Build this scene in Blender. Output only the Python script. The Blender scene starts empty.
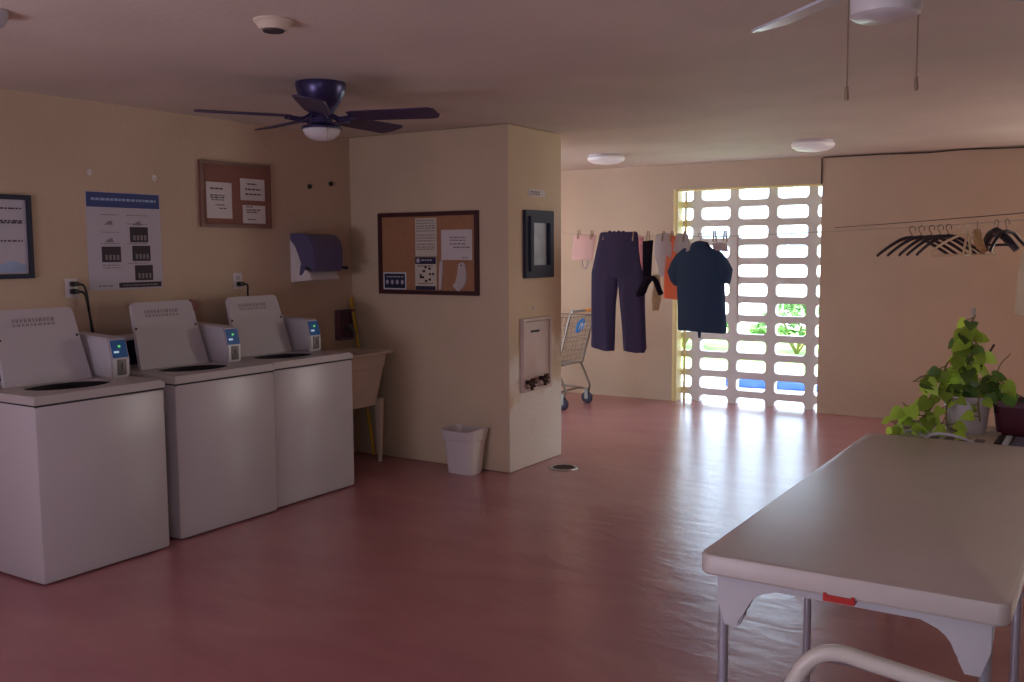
import bpy, bmesh, math, random
from mathutils import Vector, Matrix, Euler
random.seed(7)
R = math.radians
scene = bpy.context.scene
C = scene.collection

# ------------------------------------------------------------------ camera
CAM_H = 1.535
cam_d = bpy.data.cameras.new('camera')
cam = bpy.data.objects.new('camera', cam_d); C.objects.link(cam)
cam_d.sensor_width = 36.0
cam_d.lens = 36.0 * 965.25 / 1024.0
cam_d.clip_start = 0.05; cam_d.clip_end = 300
_y, _p, _r = R(-32.41), R(-5.31), R(-0.32)
_f = Vector((math.sin(_y)*math.cos(_p), math.cos(_y)*math.cos(_p), math.sin(_p)))
_ri = Vector((math.cos(_y), -math.sin(_y), 0)); _u = _ri.cross(_f)
_r2 = _ri*math.cos(_r) + _u*math.sin(_r); _u2 = _u*math.cos(_r) - _ri*math.sin(_r)
cam.matrix_world = Matrix(((_r2.x, _u2.x, -_f.x, 0), (_r2.y, _u2.y, -_f.y, 0), (_r2.z, _u2.z, -_f.z, CAM_H), (0, 0, 0, 1)))
scene.camera = cam

# ------------------------------------------------------------------ world, sun, screen portal, added fill lights, exposure
world = bpy.data.worlds.new('sky'); scene.world = world; world.use_nodes = True
bg = world.node_tree.nodes['Background']
bg.inputs[0].default_value = (0.60, 0.78, 1.0, 1); bg.inputs[1].default_value = 8.5

def light(name, kind, loc, direction, energy, color, **kw):
    d = bpy.data.lights.new(name, kind); d.energy = energy; d.color = color
    for k, v in kw.items(): setattr(d, k, v)
    o = bpy.data.objects.new(name, d); C.objects.link(o); o.location = loc
    o.rotation_euler = Vector(direction).to_track_quat('-Z', 'Y').to_euler()
    return o
light('sun', 'SUN', (-5, 3, 12), (0.45, 0.42, -0.9), 18.0, (1.0, 0.95, 0.86), angle=R(0.6))
# added fill lights in front of closed walls, plus a portal at the screen
light('added_cool_fill', 'AREA', (0.7, -1.72, 1.35), (-0.2, 1, 0.0), 18, (0.62, 0.76, 1.0), shape='RECTANGLE', size=1.0, size_y=1.0)  # cool fill added for the table front, no opening behind it
light('added_bay_fill', 'AREA', (-6.12, 7.75, 1.4), (1, 0.25, -0.1), 14, (1.0, 0.86, 0.64), shape='RECTANGLE', size=1.5, size_y=1.2)  # warm fill added in the hidden bay to brighten the far left wall
_p = light('screen_portal', 'AREA', (-3.12, 9.45, 1.07), (0, -1, 0), 1, (1, 1, 1), shape='RECTANGLE', size=1.6, size_y=2.25)
_p.data.cycles.is_portal = True
light('added_far_fill', 'AREA', (0.95, 9.0, 1.45), (-0.35, -1, 0.0), 54, (1.0, 0.97, 0.90), shape='RECTANGLE', size=1.4, size_y=1.4)  # fill added out of view to brighten the right face of the block
light('added_near_fill', 'AREA', (-2.9, -1.55, 0.75), (0.35, 1, 1.5), 78, (0.86, 0.80, 1.0), shape='RECTANGLE', size=1.7, size_y=1.2)  # violet fill added low and tilted up to lift the ceiling

scene.view_settings.view_transform = 'Standard'
scene.view_settings.look = 'None'
scene.view_settings.exposure = 0.12
scene.view_settings.gamma = 1.0
scene.view_settings.use_curve_mapping = False

# ------------------------------------------------------------------ materials
def srgb(r, g, b):
    f = lambda c: c/12.92 if c <= 0.04045 else ((c+0.055)/1.055)**2.4
    return (f(r/255), f(g/255), f(b/255), 1)

def mat(name, col, rough=0.5, metal=0.0, var=0.0, vscale=6.0, bump=0.0, bscale=40.0, emit=None, estr=0.0, trans=0.0, coat=0.0, island=0.0, spec=None, alpha=1.0):
    m = bpy.data.materials.new(name); m.use_nodes = True
    nt = m.node_tree; b = nt.nodes['Principled BSDF']
    b.inputs['Base Color'].default_value = col
    b.inputs['Roughness'].default_value = rough
    b.inputs['Metallic'].default_value = metal
    b.inputs['Transmission Weight'].default_value = trans
    b.inputs['Coat Weight'].default_value = coat
    if spec is not None: b.inputs['Specular IOR Level'].default_value = spec
    if emit: b.inputs['Emission Color'].default_value = emit; b.inputs['Emission Strength'].default_value = estr
    tc = nt.nodes.new('ShaderNodeTexCoord')
    if var or island:
        hs = nt.nodes.new('ShaderNodeHueSaturation'); hs.inputs['Color'].default_value = col
        mr = nt.nodes.new('ShaderNodeMapRange')
        if island:
            g = nt.nodes.new('ShaderNodeNewGeometry'); nt.links.new(g.outputs['Random Per Island'], mr.inputs[0]); v = island
        else:
            n = nt.nodes.new('ShaderNodeTexNoise'); n.inputs['Scale'].default_value = vscale; n.inputs['Detail'].default_value = 5
            nt.links.new(tc.outputs['Object'], n.inputs['Vector']); nt.links.new(n.outputs['Fac'], mr.inputs[0]); v = var
            mr.inputs[1].default_value = 0.3; mr.inputs[2].default_value = 0.7
        mr.inputs[3].default_value = 1 - v; mr.inputs[4].default_value = 1 + v
        nt.links.new(mr.outputs[0], hs.inputs['Value']); nt.links.new(hs.outputs[0], b.inputs['Base Color'])
    if bump:
        n2 = nt.nodes.new('ShaderNodeTexNoise'); n2.inputs['Scale'].default_value = bscale; n2.inputs['Detail'].default_value = 4
        bp = nt.nodes.new('ShaderNodeBump'); bp.inputs['Strength'].default_value = bump; bp.inputs['Distance'].default_value = 0.01
        nt.links.new(tc.outputs['Object'], n2.inputs['Vector']); nt.links.new(n2.outputs['Fac'], bp.inputs['Height'])
        nt.links.new(bp.outputs[0], b.inputs['Normal'])
    return m

def floor_material():
    m = mat('red_painted_concrete', srgb(158, 88, 80), 0.3)
    nt = m.node_tree; b = nt.nodes['Principled BSDF']; tc = nt.nodes.new('ShaderNodeTexCoord')
    mp = nt.nodes.new('ShaderNodeMapping'); mp.inputs['Scale'].default_value = (0.7, 1.6, 1); mp.inputs['Rotation'].default_value = (0, 0, 0.5)
    nt.links.new(tc.outputs['Object'], mp.inputs[0])
    n = nt.nodes.new('ShaderNodeTexNoise'); n.inputs['Scale'].default_value = 2.2; n.inputs['Detail'].default_value = 4; n.inputs['Distortion'].default_value = 0.5
    nt.links.new(mp.outputs[0], n.inputs['Vector'])
    cr = nt.nodes.new('ShaderNodeValToRGB'); e = cr.color_ramp.elements
    e[0].position = 0.12; e[0].color = srgb(160, 100, 108); e[1].position = 0.88; e[1].color = srgb(186, 128, 130)
    nt.links.new(n.outputs['Fac'], cr.inputs[0]); nt.links.new(cr.outputs[0], b.inputs['Base Color'])
    b.inputs['Roughness'].default_value = 0.27
    n2 = nt.nodes.new('ShaderNodeTexNoise'); n2.inputs['Scale'].default_value = 6; n2.inputs['Detail'].default_value = 2; n2.inputs['Distortion'].default_value = 0.6
    nt.links.new(mp.outputs[0], n2.inputs['Vector'])
    bp = nt.nodes.new('ShaderNodeBump'); bp.inputs['Strength'].default_value = 0.10; bp.inputs['Distance'].default_value = 0.035
    nt.links.new(n2.outputs['Fac'], bp.inputs['Height']); nt.links.new(bp.outputs[0], b.inputs['Normal'])
    b.inputs['Specular IOR Level'].default_value = 0.6; b.inputs['Coat Weight'].default_value = 0.12; b.inputs['Coat Roughness'].default_value = 0.2
    nt.links.new(bp.outputs[0], b.inputs['Coat Normal'])
    return m

def wall_material(name, base, worn=None):
    """rough painted plaster; 'worn' gives a second paint colour in ragged patches near the floor (flaking)"""
    m = mat(name, base, 0.75, bump=0.25, bscale=28)
    nt = m.node_tree; b = nt.nodes['Principled BSDF']; tc = nt.nodes.new('ShaderNodeTexCoord')
    n = nt.nodes.new('ShaderNodeTexNoise'); n.inputs['Scale'].default_value = 1.6; n.inputs['Detail'].default_value = 6
    nt.links.new(tc.outputs['Object'], n.inputs['Vector'])
    hs = nt.nodes.new('ShaderNodeHueSaturation'); hs.inputs['Color'].default_value = base
    mr = nt.nodes.new('ShaderNodeMapRange'); mr.inputs[1].default_value = 0.3; mr.inputs[2].default_value = 0.7
    mr.inputs[3].default_value = 0.93; mr.inputs[4].default_value = 1.06
    nt.links.new(n.outputs['Fac'], mr.inputs[0]); nt.links.new(mr.outputs[0], hs.inputs['Value'])
    out = hs.outputs[0]
    if worn:
        sx = nt.nodes.new('ShaderNodeSeparateXYZ'); nt.links.new(tc.outputs['Object'], sx.inputs[0])
        n3 = nt.nodes.new('ShaderNodeTexNoise'); n3.inputs['Scale'].default_value = 5; n3.inputs['Detail'].default_value = 6
        nt.links.new(tc.outputs['Object'], n3.inputs['Vector'])
        ma = nt.nodes.new('ShaderNodeMath'); ma.operation = 'MULTIPLY_ADD'; ma.inputs[1].default_value = -1.0; ma.inputs[2].default_value = 0.92
        nt.links.new(sx.outputs['Z'], ma.inputs[0])
        ad = nt.nodes.new('ShaderNodeMath'); ad.operation = 'MULTIPLY_ADD'; ad.inputs[1].default_value = 1.6
        nt.links.new(n3.outputs['Fac'], ad.inputs[0]); nt.links.new(ma.outputs[0], ad.inputs[2])
        m2 = nt.nodes.new('ShaderNodeMapRange'); m2.inputs[1].default_value = 0.95; m2.inputs[2].default_value = 1.25
        ge = nt.nodes.new('ShaderNodeNewGeometry'); sn = nt.nodes.new('ShaderNodeSeparateXYZ'); nt.links.new(ge.outputs['True Normal'], sn.inputs[0])
        fx = nt.nodes.new('ShaderNodeMath'); fx.operation = 'GREATER_THAN'; fx.inputs[1].default_value = 0.6; nt.links.new(sn.outputs['X'], fx.inputs[0])
        fm = nt.nodes.new('ShaderNodeMath'); fm.operation = 'MULTIPLY'; nt.links.new(ad.outputs[0], fm.inputs[0]); nt.links.new(fx.outputs[0], fm.inputs[1])
        nt.links.new(fm.outputs[0], m2.inputs[0])
        mx = nt.nodes.new('ShaderNodeMix'); mx.data_type = 'RGBA'
        nt.links.new(m2.outputs[0], mx.inputs[0]); nt.links.new(out, mx.inputs[6]); mx.inputs[7].default_value = worn
        out = mx.outputs[2]
    nt.links.new(out, b.inputs['Base Color'])
    return m

M = dict(
    wall=wall_material('tan_plaster', srgb(198, 175, 151)),
    pillar=wall_material('flaking_tan_plaster', srgb(212, 192, 164), srgb(234, 230, 220)),
    ceil=wall_material('stippled_ceiling', srgb(214, 200, 188)),
    floor=floor_material(),
    yellow_paint=mat('yellow_paint', srgb(236, 216, 150), 0.5, var=0.06),
    block=mat('white_painted_block', srgb(226, 220, 216), 0.8, bump=0.3, bscale=60, var=0.04),
    enamel=mat('white_enamel', srgb(188, 182, 188), 0.32, var=0.015, vscale=2),
    enamel_top=mat('white_enamel_deck', srgb(184, 176, 178), 0.35, var=0.03),
    seam=mat('dark_seam', srgb(40, 36, 40), 0.7),
    steel=mat('stainless_steel', srgb(170, 168, 170), 0.3, 1.0, var=0.05),
    dark_tub=mat('tub_interior', srgb(46, 42, 48), 0.5, 0.3),
    plastic_white=mat('white_plastic', srgb(216, 208, 208), 0.4, var=0.02),
    plastic_cream=mat('cream_plastic', srgb(214, 198, 180), 0.45, var=0.04),
    black=mat('black_plastic', srgb(22, 18, 24), 0.4),
    display_blue=mat('blue_display', srgb(30, 84, 140), 0.25, emit=srgb(30, 110, 190), estr=0.05),
    led_green=mat('green_lamp', srgb(60, 190, 90), 0.3, emit=srgb(120, 255, 120), estr=0.5),
    led_white=mat('pale_lamp', srgb(190, 220, 240), 0.3, emit=srgb(190, 225, 255), estr=0.35),
    panel_grey=mat('grey_coin_panel', srgb(112, 106, 108), 0.45, 0.3),
    console=mat('dark_control_panel', srgb(34, 34, 52), 0.25),
    print_grey=mat('grey_print', srgb(132, 124, 126), 0.8),
    print_dark=mat('dark_print', srgb(62, 54, 60), 0.8),
    paper=mat('white_paper', srgb(214, 206, 206), 0.8, var=0.02),
    paper_warm=mat('ivory_paper', srgb(208, 200, 184), 0.8, var=0.02),
    paper_grey=mat('grey_poster_paper', srgb(186, 180, 192), 0.6, var=0.03),
    blue_band=mat('blue_print', srgb(44, 62, 124), 0.6),
    navy_print=mat('navy_print', srgb(36, 36, 66), 0.6),
    pale_blue=mat('pale_blue_print', srgb(150, 170, 205), 0.7, var=0.12, vscale=9),
    cork_red=mat('red_brown_cork', srgb(140, 96, 84), 0.9, var=0.06, vscale=60, bump=0.2, bscale=200),
    cork_tan=mat('tan_cork', srgb(170, 124, 92), 0.9, var=0.08, vscale=60, bump=0.2, bscale=200),
    frame_brown=mat('brown_wood_frame', srgb(122, 84, 74), 0.5, var=0.1),
    frame_dark=mat('dark_mahogany_frame', srgb(70, 36, 42), 0.4, var=0.1),
    frame_navy=mat('dark_navy_frame', srgb(30, 36, 58), 0.6),
    pic_blue=mat('blue_grey_picture', srgb(196, 212, 224), 0.35, var=0.22, vscale=9),
    smoke=mat('smoky_purple_plastic', srgb(92, 86, 122), 0.22, var=0.05),
    access=mat('pinkish_painted_steel', srgb(206, 184, 176), 0.45, 0.0, var=0.06),
    rust=mat('rusty_iron', srgb(74, 50, 44), 0.7, 0.5, var=0.4, vscale=50),
    yellow_pole=mat('yellow_handle', srgb(206, 164, 40), 0.4),
    mauve=mat('mauve_box', srgb(96, 66, 78), 0.6),
    red_iron=mat('dark_red_paint', srgb(120, 42, 40), 0.5),
    fan_dark=mat('dark_bronze_metal', srgb(62, 56, 98), 0.3, 0.5),
    fan_blade=mat('dark_walnut_blade', srgb(62, 46, 80), 0.45, var=0.12),
    glass_bowl=mat('frosted_glass_bowl', srgb(216, 212, 212), 0.35),
    fan_white=mat('white_fan_paint', srgb(206, 212, 224), 0.25, var=0.02),
    chain=mat('brass_chain', srgb(150, 132, 112), 0.4, 0.6),
    daylight_glow=mat('daylit_diffuser_glow', srgb(226, 218, 224), 0.35, emit=srgb(255, 244, 240), estr=0.14),  # lamps are off; faint emission stands in for daylight on the diffusers
    lamp_white=mat('white_lamp_plastic', srgb(226, 218, 224), 0.35),
    navy_cloth=mat('navy_cotton', srgb(68, 62, 92), 0.95, bump=0.3, bscale=300, spec=0.1),
    teal_cloth=mat('dark_blue_jersey', srgb(64, 86, 118), 0.95, bump=0.3, bscale=300, spec=0.1),
    black_cloth=mat('black_cotton', srgb(26, 22, 36), 0.95, spec=0.1),
    grey_cloth=mat('grey_cotton', srgb(222, 216, 220), 0.95, var=0.05),
    pink_cloth=mat('pale_pink_cotton', srgb(240, 196, 188), 0.95, var=0.03),
    floral_cloth=mat('pink_floral_cotton', srgb(226, 160, 168), 0.95, var=0.3, vscale=45),
    orange_cloth=mat('orange_cotton', srgb(255, 156, 118), 0.95, var=0.04),
    lace=mat('beige_lace', srgb(186, 158, 124), 0.9, var=0.3, vscale=70),
    white_cloth=mat('white_cotton', srgb(226, 214, 214), 0.95, var=0.03),
    cream_cloth=mat('cream_cotton', srgb(236, 226, 206), 0.95, var=0.04),
    cord=mat('pale_clothesline', srgb(184, 172, 156), 0.8),
    grey_wire=mat('dark_wire', srgb(70, 56, 54), 0.7),
    peg=mat('wooden_peg', srgb(190, 164, 134), 0.7, var=0.1),
    hanger_black=mat('black_hanger_plastic', srgb(34, 24, 44), 0.4),
    hanger_white=mat('ivory_hanger_plastic', srgb(226, 208, 172), 0.4),
    hanger_wood=mat('tan_hanger_wood', srgb(186, 146, 98), 0.55, var=0.1),
    chrome=mat('chrome_wire', srgb(128, 118, 108), 0.4, 0.6),
    orange_plastic=mat('orange_grip', srgb(242, 150, 56), 0.4),
    blue_plastic=mat('blue_tag', srgb(40, 132, 216), 0.4),
    white_mark=mat('white_print', srgb(220, 232, 244), 0.6),
    wheel=mat('dark_rubber', srgb(52, 46, 66), 0.6),
    table_top=mat('scuffed_white_resin', srgb(206, 198, 194), 0.36, var=0.05, vscale=3.5, bump=0.08, bscale=9),
    table_side=mat('white_resin', srgb(206, 206, 212), 0.45),
    red_latch=mat('red_latch_plastic', srgb(196, 44, 40), 0.4),
    tube=mat('grey_steel_tube', srgb(184, 186, 200), 0.32, 0.5),
    chair_frame=mat('white_painted_tube', srgb(206, 200, 192), 0.35, var=0.03),
    vinyl=mat('grey_vinyl_panel', srgb(120, 112, 116), 0.6),
    leaf=mat('pothos_leaf', srgb(176, 208, 80), 0.4, island=0.5),
    leaf_dark=mat('pothos_dark_leaf', srgb(94, 126, 56), 0.4, island=0.4),
    stem=mat('plant_stem', srgb(120, 112, 58), 0.6),
    stake=mat('pale_plant_stake', srgb(190, 184, 176), 0.6),
    pot_white=mat('white_ceramic_pot', srgb(206, 196, 204), 0.3, var=0.03),
    soil=mat('potting_soil', srgb(36, 26, 22), 0.95, bump=0.6, bscale=60),
    burgundy=mat('burgundy_plastic', srgb(92, 34, 52), 0.4),
    clear_bag=mat('cloudy_plastic_bag', srgb(196, 206, 206), 0.25, var=0.2, vscale=14),
    wood_bench=mat('brown_wood_bench', srgb(110, 84, 76), 0.5, var=0.15),
    grey_blue=mat('grey_blue_plastic', srgb(110, 116, 140), 0.4),
    concrete=mat('pale_paving', srgb(206, 202, 196), 0.9, var=0.08),
    grass=mat('lawn', srgb(120, 160, 76), 0.95, var=0.25, vscale=5),
    bush=mat('bush_leaf', srgb(96, 132, 74), 0.8, island=0.5),
    facade=mat('white_stucco', srgb(236, 232, 226), 0.9),
    win_glass=mat('grey_window_glass', srgb(140, 152, 166), 0.15),
    car_paint=mat('blue_kerb_paint', srgb(52, 92, 176), 0.25, coat=0.5),
)

def thin(m, k):
    nt = M[m].node_tree; b = nt.nodes['Principled BSDF']; out = nt.nodes['Material Output']
    t = nt.nodes.new('ShaderNodeBsdfTranslucent'); x = nt.nodes.new('ShaderNodeMixShader'); x.inputs[0].default_value = k
    l = b.inputs['Base Color'].links
    if l: nt.links.new(l[0].from_socket, t.inputs[0])
    else: t.inputs[0].default_value = b.inputs['Base Color'].default_value
    nt.links.new(b.outputs[0], x.inputs[1]); nt.links.new(t.outputs[0], x.inputs[2]); nt.links.new(x.outputs[0], out.inputs['Surface'])
for _m, _k in (('leaf', 0.45), ('leaf_dark', 0.3), ('bush', 0.4), ('orange_cloth', 0.35), ('pink_cloth', 0.08), ('grey_cloth', 0.3), ('white_cloth', 0.3), ('cream_cloth', 0.3)): thin(_m, _k)

# ------------------------------------------------------------------ mesh helpers
WM = {}   # world matrix of each object I made
def V(*a): return Vector(a)

def box(bm, x0, x1, y0, y1, z0, z1, bevel=0.0, seg=2):
    vs = [bm.verts.new((x, y, z)) for z in (z0, z1) for y in (y0, y1) for x in (x0, x1)]
    fs = [(0, 2, 3, 1), (4, 5, 7, 6), (0, 1, 5, 4), (2, 6, 7, 3), (0, 4, 6, 2), (1, 3, 7, 5)]
    faces = [bm.faces.new([vs[i] for i in f]) for f in fs]
    if bevel:
        es = list({e for f in faces for e in f.edges})
        bmesh.ops.bevel(bm, geom=es, offset=bevel, segments=seg, profile=0.5, affect='EDGES')
    return vs

def tube(bm, pts, r, n=8, caps=True, closed=False):
    """tube along points; r a number or a list"""
    pts = [Vector(p) for p in pts]; k = len(pts)
    rs = r if isinstance(r, (list, tuple)) else [r]*k
    rings = []; prev = None
    for i, p in enumerate(pts):
        if closed: t = pts[(i+1) % k] - pts[i-1]
        else: t = pts[min(i+1, k-1)] - pts[max(i-1, 0)]
        t.normalize()
        if prev is None:
            a = Vector((0, 0, 1)) if abs(t.z) < 0.9 else Vector((1, 0, 0))
            nrm = t.cross(a).normalized()
        else:
            nrm = prev - t*prev.dot(t)
            nrm = nrm.normalized() if nrm.length > 1e-6 else t.orthogonal().normalized()
        prev = nrm; b = t.cross(nrm)
        rings.append([bm.verts.new(p + (nrm*math.cos(2*math.pi*j/n) + b*math.sin(2*math.pi*j/n))*rs[i]) for j in range(n)])
    for i in range(k if closed else k-1):
        A, B = rings[i], rings[(i+1) % k]
        for j in range(n): bm.faces.new((A[j], A[(j+1) % n], B[(j+1) % n], B[j]))
    if caps and not closed:
        bm.faces.new(list(reversed(rings[0]))); bm.faces.new(rings[-1])

def smooth(pts, n=6):
    """Catmull-Rom through pts"""
    P = [Vector(p) for p in pts]; P = [P[0]*2-P[1]] + P + [P[-1]*2-P[-2]]; out = []
    for i in range(1, len(P)-2):
        for k in range(n):
            t = k/n; a, b, c, d = P[i-1], P[i], P[i+1], P[i+2]
            out.append(0.5*((2*b)+(c-a)*t+(2*a-5*b+4*c-d)*t*t+(3*b-a-3*c+d)*t**3))
    out.append(P[-2]); return out

def lathe(bm, prof, n=32, c=(0, 0, 0), sx=1, sy=1, axis='Z'):
    """prof list of (r, h); r=0 gives a pole"""
    rings = []
    for r, h in prof:
        if r < 1e-6: pts = [(0, 0, h)]
        else: pts = [(r*sx*math.cos(2*math.pi*j/n), r*sy*math.sin(2*math.pi*j/n), h) for j in range(n)]
        q = []
        for p in pts:
            if axis == 'X': p = (p[2], p[0], p[1])
            if axis == 'Y': p = (p[1], p[2], p[0])
            q.append(bm.verts.new((p[0]+c[0], p[1]+c[1], p[2]+c[2])))
        rings.append(q)
    for A, B in zip(rings, rings[1:]):
        for j in range(n):
            j2 = (j+1) % n
            if len(A) == 1 and len(B) == 1: continue
            if len(A) == 1: bm.faces.new((A[0], B[j2], B[j]))
            elif len(B) == 1: bm.faces.new((A[j], A[j2], B[0]))
            else: bm.faces.new((A[j], A[j2], B[j2], B[j]))

def prism(bm, poly, h0, h1, axis='Y'):
    """polygon of 2D points extruded from h0 to h1. axis 'Y': poly=(x,z); 'X': poly=(y,z); 'Z': poly=(x,y)"""
    def pt(p, h): return {'Y': (p[0], h, p[1]), 'X': (h, p[0], p[1]), 'Z': (p[0], p[1], h)}[axis]
    A = [bm.verts.new(pt(p, h0)) for p in poly]; B = [bm.verts.new(pt(p, h1)) for p in poly]
    bm.faces.new(A); bm.faces.new(list(reversed(B)))
    n = len(poly)
    for i in range(n): bm.faces.new((A[i], B[i], B[(i+1) % n], A[(i+1) % n]))

def rrect(x0, x1, y0, y1, r, m=4):
    pts = []
    for cx, cy, a in ((x1-r, y1-r, 0), (x0+r, y1-r, 90), (x0+r, y0+r, 180), (x1-r, y0+r, 270)):
        for k in range(m+1):
            t = R(a + 90*k/m); pts.append((cx+r*math.cos(t), cy+r*math.sin(t)))
    return pts

def holed(bm, outer, inner, h0, h1, axis='Z', rim=True, outer_sides=True):
    """slab between two loops of equal length with a hole"""
    def pt(p, h): return {'Y': (p[0], h, p[1]), 'X': (h, p[0], p[1]), 'Z': (p[0], p[1], h)}[axis]
    n = len(outer)
    o0 = [bm.verts.new(pt(p, h0)) for p in outer]; i0 = [bm.verts.new(pt(p, h0)) for p in inner]
    o1 = [bm.verts.new(pt(p, h1)) for p in outer]; i1 = [bm.verts.new(pt(p, h1)) for p in inner]
    for j in range(n):
        k = (j+1) % n
        bm.faces.new((o0[j], o0[k], i0[k], i0[j])); bm.faces.new((o1[j], i1[j], i1[k], o1[k]))
        bm.faces.new((i0[j], i0[k], i1[k], i1[j]))
        if outer_sides: bm.faces.new((o0[j], o1[j], o1[k], o0[k]))

TEXT = ('printed_text', 'caption_print', 'footer_print', 'header_print')
def finish(bm, name, m, parent=None, loc=None, sm=True, angle=35):
    if name in TEXT:
        quads = [[v.co.copy() for v in f.verts] for f in bm.faces]; bm.free()
        h = 0 if max(abs(q[0].x-quads[0][0].x) for q in quads) > 1e-4 else 1      # horizontal axis of the writing
        quads.sort(key=lambda q: (round(min(v.z for v in q), 3), min(v[h] for v in q)))
        groups = []
        for q in quads:
            if groups and abs(min(v.z for v in q)-min(v.z for v in groups[-1][-1])) < 1e-4 and min(v[h] for v in q)-max(v[h] for v in groups[-1][-1]) < 0.015: groups[-1].append(q)
            else: groups.append([q])
        for g in groups:
            b2 = bmesh.new()
            for q in g: b2.faces.new([b2.verts.new(v) for v in q])
            o = finish(b2, 'text_line', m, parent, loc, sm, angle)
        return o
    """bm in world coordinates of the thing (parent's space if the parent has an own matrix)"""
    if parent is not None:
        Mx = WM[parent.name]; bm.transform(Mx.inverted())
    elif loc is not None:
        Mx = Matrix.Translation(loc); bm.transform(Mx.inverted())
    else: Mx = Matrix()
    bmesh.ops.recalc_face_normals(bm, faces=bm.faces[:])
    me = bpy.data.meshes.new(name); bm.to_mesh(me); bm.free()
    me.materials.append(M[m] if isinstance(m, str) else m)
    if sm:
        for p in me.polygons: p.use_smooth = True
        me.set_sharp_from_angle(angle=R(angle))
    o = bpy.data.objects.new(name, me); C.objects.link(o)
    if parent is not None: o.parent = parent
    elif loc is not None: o.location = loc
    WM[o.name] = Mx
    return o

def tag(o, label=None, cat=None, group=None, kind=None):
    if label: o['label'] = label
    if cat: o['category'] = cat
    if group: o['group'] = group
    if kind: o['kind'] = kind
    return o

def thing(name, label, cat, loc, group=None, rz=0.0):
    o = bpy.data.objects.new(name, None); C.objects.link(o); o.empty_display_size = 0.1
    o.location = loc; o.rotation_euler = (0, 0, rz)
    WM[o.name] = Matrix.Translation(loc) @ Matrix.Rotation(rz, 4, 'Z')
    return tag(o, label, cat, group)

def NB(): return bmesh.new()
def B_(name, m, parent, *dims, bevel=0.0, loc=None, seg=2):
    bm = NB(); box(bm, *dims, bevel=bevel, seg=seg); return finish(bm, name, m, parent, loc)
def T_(name, m, parent, pts, r, n=8, loc=None, closed=False):
    bm = NB(); tube(bm, pts, r, n, closed=closed); return finish(bm, name, m, parent, loc)

def copy_thing(src, loc, label, group=None, rz=None):
    def cp(o, parent):
        c = o.copy(); C.objects.link(c); c.parent = parent
        for ch in list(o.children): cp(ch, c)
        return c
    c = cp(src, None); c.location = loc; c['label'] = label
    if rz is not None: c.rotation_euler = (c.rotation_euler[0], c.rotation_euler[1], rz)
    if group: c['group'] = group
    return c

def struct(o): o['kind'] = 'structure'; return o

# ------------------------------------------------------------------ the room
CE = 2.39
XL = -4.96            # wall behind the washers
YC, XC, YC2 = 5.55, -3.545, 6.28   # projecting closet block: front, right face, back
YF = 9.15             # far wall
XR, YN = 1.8, -1.8    # right wall, wall behind the camera
XF = -6.2             # left end of the bay behind the block

struct(B_('floor', 'floor', None, XF-0.2, XR+0.2, YN-0.2, YF+0.22, -0.15, 0.0))
struct(B_('ceiling', 'ceil', None, XF-0.2, XR+0.2, YN-0.2, YF+0.35, CE, CE+0.25))
struct(B_('wall_left', 'wall', None, XL-0.2, XL, YN-0.2, YC, 0, CE))
struct(B_('wall_middle', 'pillar', None, XL-0.2, XC, YC, YC2, 0, CE, bevel=0.012))
struct(B_('wall_bay', 'wall', None, XF-0.2, XF, YC2-0.3, YF+0.12, 0, CE))
bm = NB()
DX0, DX1, DZ = -3.84, -2.405, 2.142
box(bm, XF-0.2, DX0, YF, YF+0.12, 0, CE); box(bm, DX1, XR+0.2, YF, YF+0.12, 0, CE); box(bm, DX0, DX1, YF, YF+0.12, DZ, CE)
struct(finish(bm, 'wall_far', 'wall'))
bm = NB()
box(bm, XR, XR+0.2, YN-0.2, YF+0.12, 0, CE)
struct(finish(bm, 'wall_right', 'wall'))
struct(B_('wall_near', 'wall', None, XL-0.2, XR+0.2, YN-0.2, YN, 0, CE))

# breeze-block screen set behind the doorway in the far wall
bm = NB()
cw, chh, ow, oh, rr = 0.385, 0.1895, 0.299, 0.122, 0.036
for k in range(-2, 5):
    for j in range(-1, 13):
        cx = -3.48 + cw*k; cz = 2.09 - chh*j
        if cx > -1.9 or cx < -4.3 or cz < -0.06: continue
        inn = rrect(cx-ow/2, cx+ow/2, cz-oh/2, cz+oh/2, rr, 4)
        out = []
        for q, (sx, sz) in enumerate(((1, 1), (-1, 1), (-1, -1), (1, -1))):
            X, Z = cx+sx*cw/2, cz+sz*chh/2
            e1 = (X, cz+sz*(oh/2-rr)) if q % 2 == 0 else (cx+sx*(ow/2-rr), Z)
            e2 = (cx+sx*(ow/2-rr), Z) if q % 2 == 0 else (X, cz+sz*(oh/2-rr))
            cc = (X, Z)
            out += [e1, ((e1[0]+cc[0])/2, (e1[1]+cc[1])/2), cc, ((e2[0]+cc[0])/2, (e2[1]+cc[1])/2), e2]
        holed(bm, out, inn, YF+0.135, YF+0.225, axis='Y', outer_sides=False)
win = struct(finish(bm, 'window_1', 'block', None))
tag(win, 'white breeze-block screen with rows of rounded slots filling the far doorway', 'window screen')
tr = NB()
box(tr, DX0, DX0+0.016, YF-0.004, YF+0.13, 0, DZ); box(tr, DX0, DX1, YF-0.004, YF+0.13, DZ-0.016, DZ)
box(tr, DX0-0.03, DX0, YF-0.012, YF, 0, DZ); 
struct(finish(tr, 'trim_1', 'yellow_paint'))
T_('gate_post', 'yellow_paint', None, [(-3.775, YF+0.085, 0.0), (-3.775, YF+0.085, DZ-0.02)], 0.013, loc=(-3.775, YF+0.085, 0))
tag(bpy.data.objects['gate_post'], 'slim yellow steel post standing inside the left jamb of the breeze-block doorway', 'post')

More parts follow.
